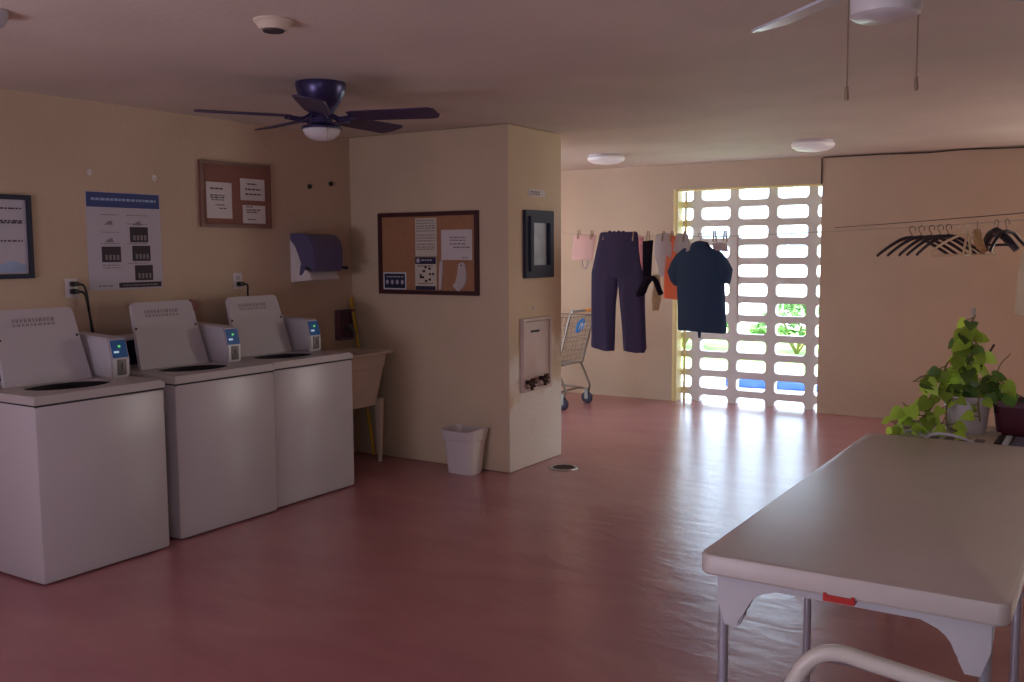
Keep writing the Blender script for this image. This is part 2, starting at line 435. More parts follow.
# closed windows and door added out of view to dress the fill lights
bm = NB()
for a, b_, c_, d_ in ((0.2, 0.26, 0.7, 2.2), (1.64, 1.7, 0.7, 2.2), (0.2, 1.7, 0.7, 0.76), (0.2, 1.7, 2.14, 2.2), (0.92, 0.98, 0.7, 2.2)):
    box(bm, a, b_, YF-0.03, YF, c_, d_)
w2 = struct(finish(bm, 'added_window_2', 'plastic_white'))
B_('added_pane', 'paper', w2, 0.26, 1.64, YF-0.01, YF-0.002, 0.76, 2.14)
bm = NB()
for a, b_, c_, d_ in ((6.95, 7.01, 0.75, 2.05), (8.49, 8.55, 0.75, 2.05), (6.95, 8.55, 0.75, 0.81), (6.95, 8.55, 1.99, 2.05), (7.72, 7.78, 0.75, 2.05)):
    box(bm, XF, XF+0.03, a, b_, c_, d_)
w3 = struct(finish(bm, 'added_window_3', 'plastic_white'))
B_('added_pane', 'paper', w3, XF+0.002, XF+0.01, 7.01, 8.49, 0.81, 1.99)
bm = NB()
for a, b_, c_, d_ in ((0.15, 0.21, 0.8, 1.9), (1.19, 1.25, 0.8, 1.9), (0.15, 1.25, 0.8, 0.86), (0.15, 1.25, 1.84, 1.9)):
    box(bm, a, b_, YN, YN+0.03, c_, d_)
w4 = struct(finish(bm, 'added_window_4', 'plastic_white'))
B_('added_pane', 'paper', w4, 0.21, 1.19, YN+0.002, YN+0.01, 0.86, 1.84)
bm = NB()
box(bm, -3.8, -3.74, YN, YN+0.03, 0, 2.15); box(bm, -2.06, -2.0, YN, YN+0.03, 0, 2.15); box(bm, -3.8, -2.0, YN, YN+0.03, 2.09, 2.15); box(bm, -2.93, -2.87, YN, YN+0.03, 0, 2.15)
d1 = struct(finish(bm, 'added_door_1', 'yellow_paint'))
B_('added_pane', 'paper', d1, -3.74, -2.06, YN+0.002, YN+0.01, 0.02, 2.09)

# ------------------------------------------------------------------ top-load washers
def make_washer(loc, label):
    t = thing('washing_machine', label, 'washing machine', loc, 'top-load washers along the left wall')
    X, Y, Z = loc
    def bx(name, m, p, x0, x1, y0, y1, z0, z1, bevel=0.0): return B_(name, m, p, X+x0, X+x1, Y+y0, Y+y1, z0, z1, bevel=bevel)
    bx('cabinet', 'enamel', t, -0.33, 0.33, -0.352, 0.352, 0.006, 0.843, 0.016)
    bx('plinth', 'seam', t, -0.30, 0.30, -0.31, 0.31, 0.0, 0.02)
    bx('top_seam', 'seam', t, -0.325, 0.326, -0.347, 0.347, 0.835, 0.850)
    # deck with an opening
    bm = NB()
    n = 32
    inner = [(X+0.075+0.155*math.cos(2*math.pi*j/n), Y-0.02+0.215*math.sin(2*math.pi*j/n)) for j in range(n)]
    outer = []
    for j in range(n):
        a = 2*math.pi*j/n; c, s = math.cos(a), math.sin(a); k = 1/max(abs(c), abs(s)); outer.append((X+0.33*c*k, Y+0.353*s*k))
    holed(bm, outer, inner, 0.847, 0.887)
    bmesh.ops.bevel(bm, geom=[e for e in bm.edges if all(abs(v.co.z-0.887) < 1e-5 for v in e.verts) and all(abs(abs(v.co.x-X)-0.33) < 1e-4 or abs(abs(v.co.y-Y)-0.353) < 1e-4 for v in e.verts)], offset=0.01, segments=2, affect='EDGES')
    finish(bm, 'top_deck', 'enamel_top', t)
    bm = NB()
    lathe(bm, [(0.216, 0.878), (0.212, 0.8785), (0.211, 0.84), (0.235, 0.80), (0.235, 0.50), (0.06, 0.48), (0.05, 0.72), (0.0, 0.73)], 32, (X+0.075, Y-0.02, 0), 0.721, 1)
    finish(bm, 'wash_tub', 'dark_tub', t)
    # raised lid leaning back
    base = Vector((X-0.07, Y-0.02, 0.888)); tilt = R(17)
    up = Vector((-math.sin(tilt), 0, math.cos(tilt))); nr = Vector((math.cos(tilt), 0, math.sin(tilt)))
    prof = [(-0.238, 0.0), (0.232, 0.0), (0.208, 0.353)] + [(0.178+0.03*math.cos(R(a)), 0.357+0.03*math.sin(R(a))) for a in (15, 40, 65, 90)] + \
           [(-0.178+0.03*math.cos(R(a)), 0.357+0.03*math.sin(R(a))) for a in (90, 115, 140, 165)] + [(-0.208, 0.353)]
    bm = NB()
    A = [bm.verts.new(base + Vector((0, y, 0)) + up*h) for y, h in prof]
    Bv = [bm.verts.new(base + Vector((0, y, 0)) + up*h - nr*0.024) for y, h in prof]
    bm.faces.new(A); bm.faces.new(list(reversed(Bv)))
    for i in range(len(prof)): bm.faces.new((A[i], Bv[i], Bv[(i+1) % len(prof)], A[(i+1) % len(prof)]))
    lid = finish(bm, 'lid', 'enamel', t)
    bm = NB()   # faded lettering pressed into the underside of the lid
    rnd = random.Random(3)
    for row, (h0, h1) in enumerate(((0.318, 0.340), (0.298, 0.312))):
        y = -0.13
        while y < 0.10:
            w = rnd.uniform(0.010, 0.022)
            a = base + up*h0 + nr*0.0006; b = base + up*h1 + nr*0.0006
            for q0, q1 in (((y, 0), (y+w*0.3, 1)), ((y+w*0.55, 0), (y+w*0.8, 1))):
                vs = [bm.verts.new(p + Vector((0, yy, 0))) for p, yy in ((a, q0[0]), (a, q1[0]), (b, q1[0]), (b, q0[0]))]
                bm.faces.new(vs)
            vs = [bm.verts.new(p + Vector((0, yy, 0))) for p, yy in ((a.lerp(b, 0.4), y), (a.lerp(b, 0.4), y+w*0.8), (a.lerp(b, 0.62), y+w*0.8), (a.lerp(b, 0.62), y))]
            bm.faces.new(vs)
            y += w + 0.006
    tag(finish(bm, 'lid_lettering', 'print_grey', lid, sm=False), 'faint grey lettering')
    for yy in (-0.212, 0.20):
        bm = NB(); c = base + up*0.235 + Vector((0, yy, 0))
        lathe(bm, [(0.0, 0.006), (0.006, 0.005), (0.007, 0.0)], 10, (0, 0, 0), axis='X'); bm.transform(Matrix.Translation(c + nr*0.001)); finish(bm, 'lid_bumper', 'black', lid)
    # control console behind the lid
    con = NB(); prism(con, [(X-0.33, 0.887), (X-0.19, 0.887), (X-0.215, 1.055), (X-0.25, 1.07), (X-0.33, 1.07)], Y-0.350, Y+0.240, 'Y')
    c = finish(con, 'control_console', 'enamel', t)
    bm = NB(); prism(bm, [(X-0.192, 0.91), (X-0.188, 0.91), (X-0.210, 1.045), (X-0.214, 1.045)], Y-0.325, Y+0.17, 'Y'); finish(bm, 'control_panel', 'console', c)
    bm = NB(); prism(bm, [(X-0.195, 0.985), (X-0.191, 0.985), (X-0.197, 1.02), (X-0.201, 1.02)], Y-0.315, Y-0.285, 'Y'); finish(bm, 'panel_lamp', 'led_white', c)
    # coin-meter case on the right, reaching forward
    mc = NB(); prism(mc, [(X-0.33, 0.887), (X+0.060, 0.887), (X+0.060, 0.985), (X+0.035, 1.085), (X+0.02, 1.095), (X-0.33, 1.112)], Y+0.243, Y+0.350, 'Y')
    bmesh.ops.bevel(mc, geom=mc.edges[:], offset=0.008, segments=2, affect='EDGES')
    mc = finish(mc, 'coin_meter_case', 'enamel', t)
    bm = NB(); prism(bm, [(X+0.058, 0.992), (X+0.064, 0.992), (X+0.041, 1.083), (X+0.035, 1.083)], Y+0.250, Y+0.338, 'Y'); d = finish(bm, 'display', 'display_blue', mc)
    bm = NB(); box(bm, X+0.048, X+0.056, Y+0.288, Y+0.298, 1.046, 1.056); finish(bm, 'display_lamp', 'led_green', d)
    bm = NB(); box(bm, X+0.055, X+0.061, Y+0.258, Y+0.285, 1.018, 1.028); finish(bm, 'display_digits', 'led_white', d)
    bm = NB(); box(bm, X+0.058, X+0.064, Y+0.272, Y+0.325, 0.900, 0.982, bevel=0.002); s = finish(bm, 'coin_panel', 'panel_grey', mc)
    bm = NB(); box(bm, X+0.062, X+0.066, Y+0.295, Y+0.301, 0.93, 0.965); finish(bm, 'coin_slot', 'seam', s)
    return t
w0 = make_washer((-4.485, 2.851, 0), 'white top-load washer with lid up, nearest the camera and cut by the frame')
copy_thing(w0, (-4.53, 3.655, 0), 'white top-load washer with lid up, middle of the three')
copy_thing(w0, (-4.56, 4.372, 0), 'white top-load washer with lid up, beside the laundry sink')

# ------------------------------------------------------------------ laundry sink, mop handle, wall box
t = thing('utility_sink', 'cream freestanding laundry sink on tapered legs in the corner past the washers', 'sink', (-4.72, 5.16, 0))
bm = NB()
def loopz(x0, x1, y0, y1, z, r=0.04): return [(x, y, z) for x, y in rrect(x0, x1, y0, y1, r, 4)]
loops = [loopz(-4.86, -4.58, 4.95, 5.38, 0.425), loopz(-4.90, -4.545, 4.90, 5.43, 0.70), loopz(-4.905, -4.54, 4.895, 5.435, 0.705), loopz(-4.91, -4.53, 4.885, 5.445, 0.795),
         loopz(-4.945, -4.495, 4.86, 5.475, 0.805, 0.03), loopz(-4.945, -4.495, 4.86, 5.475, 0.818, 0.03), loopz(-4.90, -4.54, 4.91, 5.425, 0.812), loopz(-4.87, -4.58, 4.95, 5.38, 0.45)]
rg = [[bm.verts.new(p) for p in L] for L in loops]
for A, B in zip(rg, rg[1:]):
    n = len(A)
    for j in range(n): bm.faces.new((A[j], A[(j+1) % n], B[(j+1) % n], B[j]))
bm.faces.new(rg[0]); bm.faces.new(rg[-1])
finish(bm, 'basin', 'plastic_cream', t)
for lx, ly in ((-4.575, 5.385), (-4.575, 4.95), (-4.87, 5.385), (-4.87, 4.95)):
    bm = NB()
    a = [bm.verts.new((lx+dx*0.028, ly+dy*0.022, 0.47)) for dx, dy in ((-1, -1), (1, -1), (1, 1), (-1, 1))]
    b = [bm.verts.new((lx+dx*0.011, ly+dy*0.011, 0.0)) for dx, dy in ((-1, -1), (1, -1), (1, 1), (-1, 1))]
    for j in range(4): bm.faces.new((a[j], a[(j+1) % 4], b[(j+1) % 4], b[j]))
    bm.faces.new(a); bm.faces.new(b); finish(bm, 'leg', 'plastic_cream', t)
T_('drain_pipe', 'print_grey', t, smooth([(-4.72, 5.16, 0.43), (-4.72, 5.16, 0.25), (-4.76, 5.16, 0.17), (-4.84, 5.16, 0.20), (-4.955, 5.16, 0.20)]), 0.02)

t = thing('mop_handle', 'yellow pole leaning into the corner behind the laundry sink', 'pole', (-4.735, 5.505, 0))
T_('handle', 'yellow_pole', t, [(-4.735, 5.505, 0.01), (-4.935, 5.51, 1.18)], 0.012)
bm = NB(); lathe(bm, [(0.0, 1.20), (0.012, 1.195), (0.015, 1.18), (0.014, 1.13)], 12); bm.transform(Matrix.Translation((-4.935, 5.51, 0)))
finish(bm, 'end_cap', 'yellow_pole', t)

t = thing('outlet_box', 'dark mauve wall box with a small tap above the laundry sink', 'wall box', (XL, 5.43, 0.88))
bm = NB(); holed(bm, rrect(5.35, 5.52, 0.88, 1.105, 0.008), rrect(5.365, 5.505, 0.895, 1.09, 0.006), XL, XL+0.05, 'X'); finish(bm, 'box_frame', 'mauve', t)
B_('box_back', 'mauve', t, XL, XL+0.012, 5.36, 5.51, 0.89, 1.095)
bm = NB(); tube(bm, smooth([(XL+0.01, 5.45, 0.96), (XL+0.07, 5.45, 0.97), (XL+0.10, 5.45, 0.94), (XL+0.10, 5.45, 0.90)]), 0.011); lathe(bm, [(0, 0.995), (0.022, 0.992), (0.022, 0.982), (0, 0.98)], 12, (XL+0.06, 5.45, 0)); finish(bm, 'tap', 'panel_grey', t)

bm = NB(); tube(bm, [(XL, 3.99, 1.215), (XL+0.075, 3.99, 1.215)], 0.016); lathe(bm, [(0.0, -0.012), (0.036, -0.01), (0.036, 0.01), (0.0, 0.012)], 10, (XL+0.08, 3.99, 1.215), axis='X')
tag(finish(bm, 'valve_handle', 'red_iron', None, (XL, 3.99, 1.215)), 'dark red water valve handle on the wall beside the middle washer lid', 'valve')

# ------------------------------------------------------------------ flat things on the left wall
def text_lines(bm, axis, h, a0, a1, zs, th, rnd, flip=1, gap=0.35):
    """rows of short dashes standing for small unreadable print; axis 'X' (wall x=h, a=y) or 'Y' (wall y=h, a=x)"""
    for z in zs:
        a = a0
        while a < a1 - 0.004:
            w = min(rnd.uniform(0.010, 0.034), a1-a)
            P = [(a, z), (a+w, z), (a+w, z+th), (a, z+th)]
            vs = [bm.verts.new((h, p, q) if axis == 'X' else (p, h, q)) for p, q in P]
            bm.faces.new(vs); a += w + 0.006

rnd = random.Random(11)
P0 = XL + 0.0015
t = thing('poster', 'grey instruction poster with blue header and dark display pictures above the washers', 'poster', (XL, 3.59, 1.33))
def xq(name, m, p, y0, y1, z0, z1, x0=0.0, x1=0.001, sl=0.0):
    bm = NB(); box(bm, XL+x0, XL+x1, y0, y1, z0, z1); return finish(bm, name, m, p, sm=False)
xq('sheet', 'paper_grey', t, 3.342, 3.838, 1.325, 1.887, 0.0, 0.003)
hd = xq('header', 'blue_band', t, 3.345, 3.832, 1.80, 1.884, 0.003, 0.0036)
bm = NB(); text_lines(bm, 'X', XL+0.0042, 3.375, 3.81, (1.838,), 0.014, rnd); finish(bm, 'header_print', 'pale_blue', hd, sm=False)
for (y0, z0) in ((3.62, 1.60), (3.43, 1.485), (3.632, 1.49), (3.645, 1.375)):
    d = xq('display_picture', 'print_dark', t, y0, y0+0.125, z0, z0+0.09, 0.003, 0.0038)
    bm = NB()
    for k in range(4): box(bm, XL+0.0038, XL+0.0044, y0+0.022+k*0.025, y0+0.037+k*0.025, z0+0.012, z0+0.042)
    finish(bm, 'digits', 'print_grey', d, sm=False)
for (y0, z0) in ((3.45, 1.70), (3.64, 1.70), (3.45, 1.60)):
    bm = NB(); prism(bm, [(y0, z0), (y0+0.06, z0), (y0+0.052, z0+0.025), (y0+0.03, z0+0.02)], XL+0.003, XL+0.0038, 'X'); finish(bm, 'diagram', 'print_grey', t, sm=False)
bm = NB(); text_lines(bm, 'X', XL+0.0036, 3.43, 3.55, (1.755, 1.655, 1.59, 1.465, 1.45), 0.005, rnd); text_lines(bm, 'X', XL+0.0036, 3.60, 3.74, (1.755, 1.705, 1.59, 1.475), 0.005, rnd)
text_lines(bm, 'X', XL+0.0036, 3.40, 3.50, (1.345, ), 0.008, rnd)
finish(bm, 'caption_print', 'print_grey', t, sm=False)
ft = xq('footer', 'print_dark', t, 3.535, 3.828, 1.335, 1.365, 0.003, 0.0036)
bm = NB(); text_lines(bm, 'X', XL+0.0042, 3.56, 3.80, (1.345,), 0.008, rnd); finish(bm, 'footer_print', 'print_grey', ft, sm=False)

t = thing('framed_notice', 'dark-framed pale notice on the left wall cut by the frame', 'framed notice', (XL, 2.72, 1.41))
bm = NB(); holed(bm, rrect(2.42, 3.01, 1.405, 1.845, 0.002, 1), rrect(2.445, 2.985, 1.43, 1.82, 0.002, 1), XL, XL+0.022, 'X'); finish(bm, 'frame', 'frame_navy', t, sm=False)
xq('notice_sheet', 'paper_grey', t, 2.44, 2.99, 1.425, 1.825, 0.0, 0.008)
bm = NB(); text_lines(bm, 'X', XL+0.009, 2.48, 2.96, (1.77, 1.705, 1.695, 1.60), 0.008, rnd); finish(bm, 'printed_text', 'print_dark', t, sm=False)
bm = NB(); prism(bm, [(2.5, 1.44), (2.97, 1.44), (2.97, 1.475), (2.90, 1.50), (2.8, 1.47), (2.7, 1.51), (2.5, 1.48)], XL+0.008, XL+0.0092, 'X'); finish(bm, 'picture_strip', 'pale_blue', t, sm=False)

t = thing('notice_board', 'small brown-framed pinboard with three papers above the washers', 'notice board', (XL, 4.43, 1.70))
bm = NB(); holed(bm, rrect(4.135, 4.728, 1.70, 2.122, 0.002, 1), rrect(4.155, 4.708, 1.72, 2.10, 0.002, 1), XL, XL+0.022, 'X'); finish(bm, 'frame', 'frame_brown', t, sm=False)
xq('cork_panel', 'cork_red', t, 4.15, 4.712, 1.715, 2.108, 0.0, 0.010)
for y0, y1, z0, z1, lab, ls in ((4.185, 4.392, 1.757, 1.987, 'tall printed notice at left of the small pinboard', [(1.942, 0.012, 0.03, 0.14), (1.90, 0.010, 0.03, 0.15), (1.886, 0.010, 0.03, 0.15), (1.872, 0.008, 0.04, 0.14), (1.84, 0.008, 0.07, 0.15), (1.818, 0.008, 0.10, 0.16)]),
                                (4.467, 4.679, 1.882, 2.024, 'printed notice at upper right of the small pinboard', [(1.985, 0.012, 0.06, 0.14), (1.95, 0.012, 0.04, 0.18), (1.918, 0.012, 0.04, 0.18)]),
                                (4.483, 4.680, 1.730, 1.850, 'printed notice at lower right of the small pinboard', [(1.836, 0.008, 0.03, 0.09), (1.815, 0.010, 0.03, 0.15), (1.80, 0.010, 0.03, 0.13), (1.752, 0.008, 0.04, 0.12)])):
    s = thing('pinned_notice', lab, 'paper', (XL+0.0105, y0, z0), 'papers pinned to the small board')
    xq('sheet', 'paper', s, y0, y1, z0, z1, 0.0105, 0.0125)
    bm = NB()
    for z, th, o0, o1 in ls: text_lines(bm, 'X', XL+0.0132, y0+o0, y0+o1, (z,), th*0.8, rnd)
    finish(bm, 'printed_text', 'print_dark', s, sm=False)
tag(B_('paper_strip', 'paper', None, XL+0.0105, XL+0.013, 4.155, 4.164, 1.935, 2.03, loc=(XL, 4.16, 1.935)), 'narrow white strip on the left edge of the small pinboard', 'paper')

# wall anchors and patches
for y, z, m, lab in ((5.116, 2.004, 'black', 'black wall plug above the towel dispenser, the lower of two'), (5.335, 2.035, 'black', 'black wall plug above the towel dispenser, the higher one nearer the corner')):
    bm = NB(); lathe(bm, [(0.017, 0), (0.017, 0.012), (0.012, 0.02), (0, 0.021)], 12, (0, 0, 0), axis='X'); bm.transform(Matrix.Translation((XL, y, z)))
    tag(finish(bm, 'wall_plug', m, None, (XL, y, z)), lab, 'wall plug', 'plugs on the left wall')
for y, z, lab in ((3.374, 1.993, 'white wall hook above the left corner of the blue-headed poster'), (3.806, 1.986, 'white wall hook above the right corner of the blue-headed poster')):
    bm = NB(); lathe(bm, [(0.015, 0), (0.015, 0.006), (0, 0.009)], 12, (0, 0, 0), sy=1.3, axis='X'); tube(bm, [(0.006, 0, 0), (0.02, 0, -0.006), (0.022, 0, 0.008)], 0.004)
    bm.transform(Matrix.Translation((XL, y, z))); tag(finish(bm, 'wall_hook', 'plastic_white', None, (XL, y, z)), lab, 'hook', 'white hooks on the left wall')

# sockets with black plugs and cords
for y, z0, lab, two in ((3.232, 1.293, 'white wall socket with two black plugs left of the blue-headed poster', True), (4.428, 1.298, 'white wall socket with one black plug under the small pinboard', False)):
    t = thing('wall_socket', lab, 'socket', (XL, y, z0), 'wall sockets')
    B_('cover_plate', 'plastic_white', t, XL, XL+0.006, y-0.038, y+0.038, z0, z0+0.105, bevel=0.002)
    for zz in (z0+0.033, z0+0.074): B_('receptacle', 'paper_grey', t, XL+0.005, XL+0.008, y-0.017, y+0.017, zz-0.014, zz+0.014, bevel=0.002)
    hs = ((z0+0.074, y+0.20, 2.9), (z0+0.033, y+0.17, 3.0)) if two else ((z0+0.033, y+0.09, 0),)
    for q, (zz, ye, _) in enumerate(hs):
        c = thing('power_cord', ('black power cord from the %s plug of the socket left of the poster' % ('upper' if q == 0 else 'lower')) if two else 'black power cord dropping from the socket under the small pinboard', 'cord', (XL+0.008, y, zz), 'washer power cords')
        B_('plug', 'black', c, XL+0.0085, XL+0.045, y-0.015, y+0.019, zz-0.014, zz+0.014, bevel=0.004)
        if two: pts = [(XL+0.04, y+0.01, zz), (XL+0.055, y+0.04, zz-0.01), (XL+0.05, y+0.06, zz-0.06), (XL+0.03, y+0.085, z0-0.10), (XL+0.03, y+0.10+0.012*q, z0-0.25), (XL+0.035, y+0.11+0.015*q, 0.93)]
        else: pts = [(XL+0.04, y+0.01, zz), (XL+0.055, y+0.035, zz-0.008), (XL+0.045, y+0.045, zz-0.06), (XL+0.04, y+0.05, zz-0.2), (XL+0.04, y+0.05, 0.95)]
        T_('cable', 'black', c, smooth(pts), 0.0065, 7)

# paper towel dispenser
y0, y1 = 4.915, 5.195
t = thing('towel_dispenser', 'paper towel dispenser with smoky purple cover and white housing on left wall', 'towel dispenser', (XL, 5.05, 1.32))
bm = NB(); prism(bm, [(XL, 1.325), (XL+0.20, 1.345), (XL+0.17, 1.40), (XL+0.10, 1.43), (XL+0.085, 1.50), (XL+0.075, 1.57), (XL+0.03, 1.625), (XL, 1.645)], y0, y1, 'Y'); finish(bm, 'housing', 'plastic_white', t)
bm = NB(); prism(bm, [(XL, 1.62), (XL+0.06, 1.58), (XL+0.09, 1.50), (XL+0.10, 1.455), (XL+0.12, 1.44), (XL+0.19, 1.44), (XL+0.205, 1.40), (XL+0.222, 1.405), (XL+0.235, 1.46), (XL+0.235, 1.56), (XL+0.215, 1.62), (XL+0.17, 1.655), (XL+0.09, 1.668), (XL, 1.665)], y0-0.006, y1+0.006, 'Y')
bmesh.ops.bevel(bm, geom=[e for e in bm.edges if abs(e.verts[0].co.y-e.verts[1].co.y) < 1e-5], offset=0.008, segments=2, affect='EDGES')
finish(bm, 'cover', 'smoke', t)
bm = NB()
for yy in (y0-0.004, y1-0.022): prism(bm, [(XL+0.10, 1.45), (XL+0.15, 1.455), (XL+0.13, 1.40), (XL+0.10, 1.375), (XL+0.085, 1.38)], yy, yy+0.026, 'Y')
finish(bm, 'cover_feet', 'smoke', t)
T_('lever', 'black', t, smooth([(XL+0.19, y1, 1.44), (XL+0.235, y1+0.012, 1.425), (XL+0.255, y1+0.03, 1.425)]), 0.011)

# ------------------------------------------------------------------ cork board on the block
F = YC
t = thing('cork_board', 'large corkboard in a dark mahogany frame between the sink and the block corner', 'notice board', (-4.23, F, 1.23))
bm = NB(); holed(bm, rrect(-4.678, -3.785, 1.228, 1.818, 0.002, 1), rrect(-4.648, -3.815, 1.258, 1.788, 0.002, 1), F-0.024, F, 'Y'); finish(bm, 'frame', 'frame_dark', t, sm=False)
B_('cork_panel', 'cork_tan', t, -4.655, -3.81, F-0.010, F-0.0005, 1.25, 1.795)
def pinned(name, m, x0, x1, z0, z1, label, lines=(), text='print_grey', cat='paper'):
    s = thing(name, label, cat, (x0, F-0.011, z0), 'papers on the corkboard')
    B_('sheet', m, s, x0, x1, F-0.0125, F-0.0105, z0, z1)
    if lines:
        bm = NB()
        for a0, a1, z, th in lines: text_lines(bm, 'Y', F-0.0131, a0, a1, (z,), th, rnd)
        finish(bm, 'printed_text', text, s, sm=False)
    return s
pinned('pinned_notice', 'paper_warm', -4.337, -4.145, 1.505, 1.775, 'tall ivory printed notice on upper corkboard', [(-4.325, -4.16, z, 0.007) for z in (1.755, 1.735, 1.715, 1.70, 1.68, 1.65, 1.63, 1.61, 1.585, 1.565, 1.55)])
s = pinned('pinned_flyer', 'paper_warm', -4.342, -4.15, 1.262, 1.50, 'ivory flyer with navy bands and small icons on lower corkboard')
b = B_('navy_band', 'navy_print', s, -4.34, -4.155, F-0.0135, F-0.0125, 1.447, 1.497)
bm = NB(); lathe(bm, [(0.017, -0.0015), (0.0, -0.0015)], 14, (-4.313, F-0.0128, 1.472), axis='Y'); text_lines(bm, 'Y', F-0.0141, -4.285, -4.19, (1.470,), 0.010, rnd); finish(bm, 'band_print', 'paper_grey', b, sm=False)
B_('navy_band', 'navy_print', s, -4.338, -4.16, F-0.0135, F-0.0125, 1.262, 1.29)
bm = NB()
for k in range(14):
    a = k*0.9; x = -4.245 + 0.055*math.cos(a)*(0.5+0.5*((k*7) % 5)/4) + 0.01; z = 1.375 + 0.05*math.sin(a)
    box(bm, x-0.009, x+0.009, F-0.0135, F-0.0126, z-0.008, z+0.008)
box(bm, -4.30, -4.285, F-0.0135, F-0.0126, 1.345, 1.375); box(bm, -4.30, -4.26, F-0.0135, F-0.0126, 1.345, 1.353)
text_lines(bm, 'Y', F-0.0131, -4.32, -4.18, (1.305, 1.43), 0.006, rnd); finish(bm, 'icons', 'print_dark', s, sm=False)
pinned('pinned_letter', 'paper', -4.106, -3.84, 1.476, 1.688, 'wide white faint letter on right half of the corkboard', [(-4.03, -3.89, z, 0.008) for z in (1.63, 1.61, 1.585)] + [(-4.0, -3.86, 1.56, 0.010), (-3.93, -3.87, 1.49, 0.006)])
s = pinned('price_card', 'white_mark', -4.638, -4.428, 1.262, 1.385, 'dark blue card with four pale coins in the bottom left corner of the corkboard', cat='card')
cb = B_('card_face', 'navy_print', s, -4.630, -4.436, F-0.0135, F-0.0125, 1.270, 1.377)
bm = NB()
for k in range(4): lathe(bm, [(0.017, 0), (0, -0.001)], 14, (-4.603+k*0.047, F-0.0137, 1.315), sx=1.0, sy=0.8, axis='Y')
text_lines(bm, 'Y', F-0.0141, -4.61, -4.45, (1.35,), 0.008, rnd); finish(bm, 'coins', 'paper_grey', cb, sm=False)
# two white socks pinned up
def pinned_sock(poly, label):
    bm = NB(); prism(bm, poly, F-0.024, F-0.011, 'Y')
    bmesh.ops.bevel(bm, geom=[e for e in bm.edges if abs(e.verts[0].co.y-e.verts[1].co.y) < 1e-5], offset=0.004, segments=2, affect='EDGES')
    s = finish(bm, 'sock', 'white_cloth', None, (poly[0][0], F-0.011, poly[0][1])); tag(s, label, 'sock', 'socks on the corkboard'); return s
s = pinned_sock([(-3.955, 1.445), (-3.94, 1.458), (-3.905, 1.458), (-3.893, 1.44), (-3.886, 1.40), (-3.884, 1.34), (-3.90, 1.30), (-3.935, 1.27), (-3.955, 1.252), (-3.975, 1.265), (-4.005, 1.295), (-3.995, 1.31), (-3.975, 1.32), (-3.965, 1.36)], 'white ankle sock pinned at the lower right of the corkboard')
bm = NB(); lathe(bm, [(0.007, 0), (0.006, -0.006), (0, -0.008)], 10, (-3.925, F-0.024, 1.438), axis='Y'); finish(bm, 'push_pin', 'print_grey', s)
pinned_sock([(-4.115, 1.46), (-4.10, 1.475), (-4.085, 1.465), (-4.09, 1.40), (-4.098, 1.33), (-4.10, 1.27), (-4.125, 1.262), (-4.128, 1.30), (-4.118, 1.36), (-4.122, 1.42)], 'thin folded white sock hanging beside the flyer on the corkboard')

# ------------------------------------------------------------------ right face of the block: sign, picture, access box
t = thing('small_sign', 'small white plate sign above the dark framed picture', 'sign', (XC, 5.915, 1.92))
B_('plate', 'paper', t, XC, XC+0.006, 5.801, 6.034, 1.918, 1.972, bevel=0.002)
bm = NB(); text_lines(bm, 'X', XC+0.0068, 5.826, 5.960, (1.945, 1.93), 0.010, rnd); finish(bm, 'printed_text', 'print_grey', t, sm=False)
t = thing('framed_picture', 'blue-grey picture in a thick dark stepped frame on the block', 'picture', (XC, 5.925, 1.345))
bm = NB(); holed(bm, rrect(5.732, 6.120, 1.346, 1.822, 0.004, 1), rrect(5.777, 6.076, 1.395, 1.775, 0.004, 1), XC, XC+0.026, 'X')
holed(bm, rrect(5.772, 6.081, 1.39, 1.78, 0.004, 1), rrect(5.811, 6.039, 1.435, 1.735, 0.004, 1), XC, XC+0.044, 'X'); finish(bm, 'frame', 'frame_navy', t, sm=False)
bm = NB(); box(bm, XC, XC+0.012, 5.801, 6.049, 1.425, 1.745); finish(bm, 'artwork', 'pic_blue', t, sm=False)
t = thing('access_box', 'pinkish steel wall box with a slot and two rusty taps low on the block', 'wall box', (XC, 5.905, 0.55))
bm = NB(); holed(bm, rrect(5.692, 6.078, 0.548, 1.066, 0.006, 2), rrect(5.712, 6.056, 0.570, 1.045, 0.006, 2), XC, XC+0.03, 'X'); finish(bm, 'surround', 'access', t, sm=False)
d = B_('panel', 'access', t, XC, XC+0.020, 5.716, 6.052, 0.575, 1.040, bevel=0.004)
B_('slot', 'seam', d, XC+0.0195, XC+0.022, 5.80, 5.92, 0.962, 0.978)
for yy, zz in ((5.745, 0.615), (5.925, 0.628)):
    bm = NB()
    tube(bm, [(XC+0.015, yy, zz), (XC+0.07, yy, zz)], 0.016, 8)
    for a in range(6): 
        c, s = math.cos(a*math.pi/3), math.sin(a*math.pi/3)
        tube(bm, [(XC+0.068, yy, zz), (XC+0.072, yy+0.042*c, zz+0.034*s)], 0.010, 6)
    tube(bm, smooth([(XC+0.04, yy, zz), (XC+0.05, yy+0.02, zz-0.03), (XC+0.05, yy+0.02, zz-0.055)]), 0.012, 7)
    finish(bm, 'tap', 'rust', t)
bm = NB(); lathe(bm, [(0.012, 0), (0.010, 0.006), (0, 0.008)], 10, axis='X'); bm.transform(Matrix.Translation((XC, 5.871, 1.135)))
tag(finish(bm, 'wall_button', 'plastic_white', None, (XC, 5.871, 1.135)), 'tiny white button on the block above the pinkish wall box', 'button')

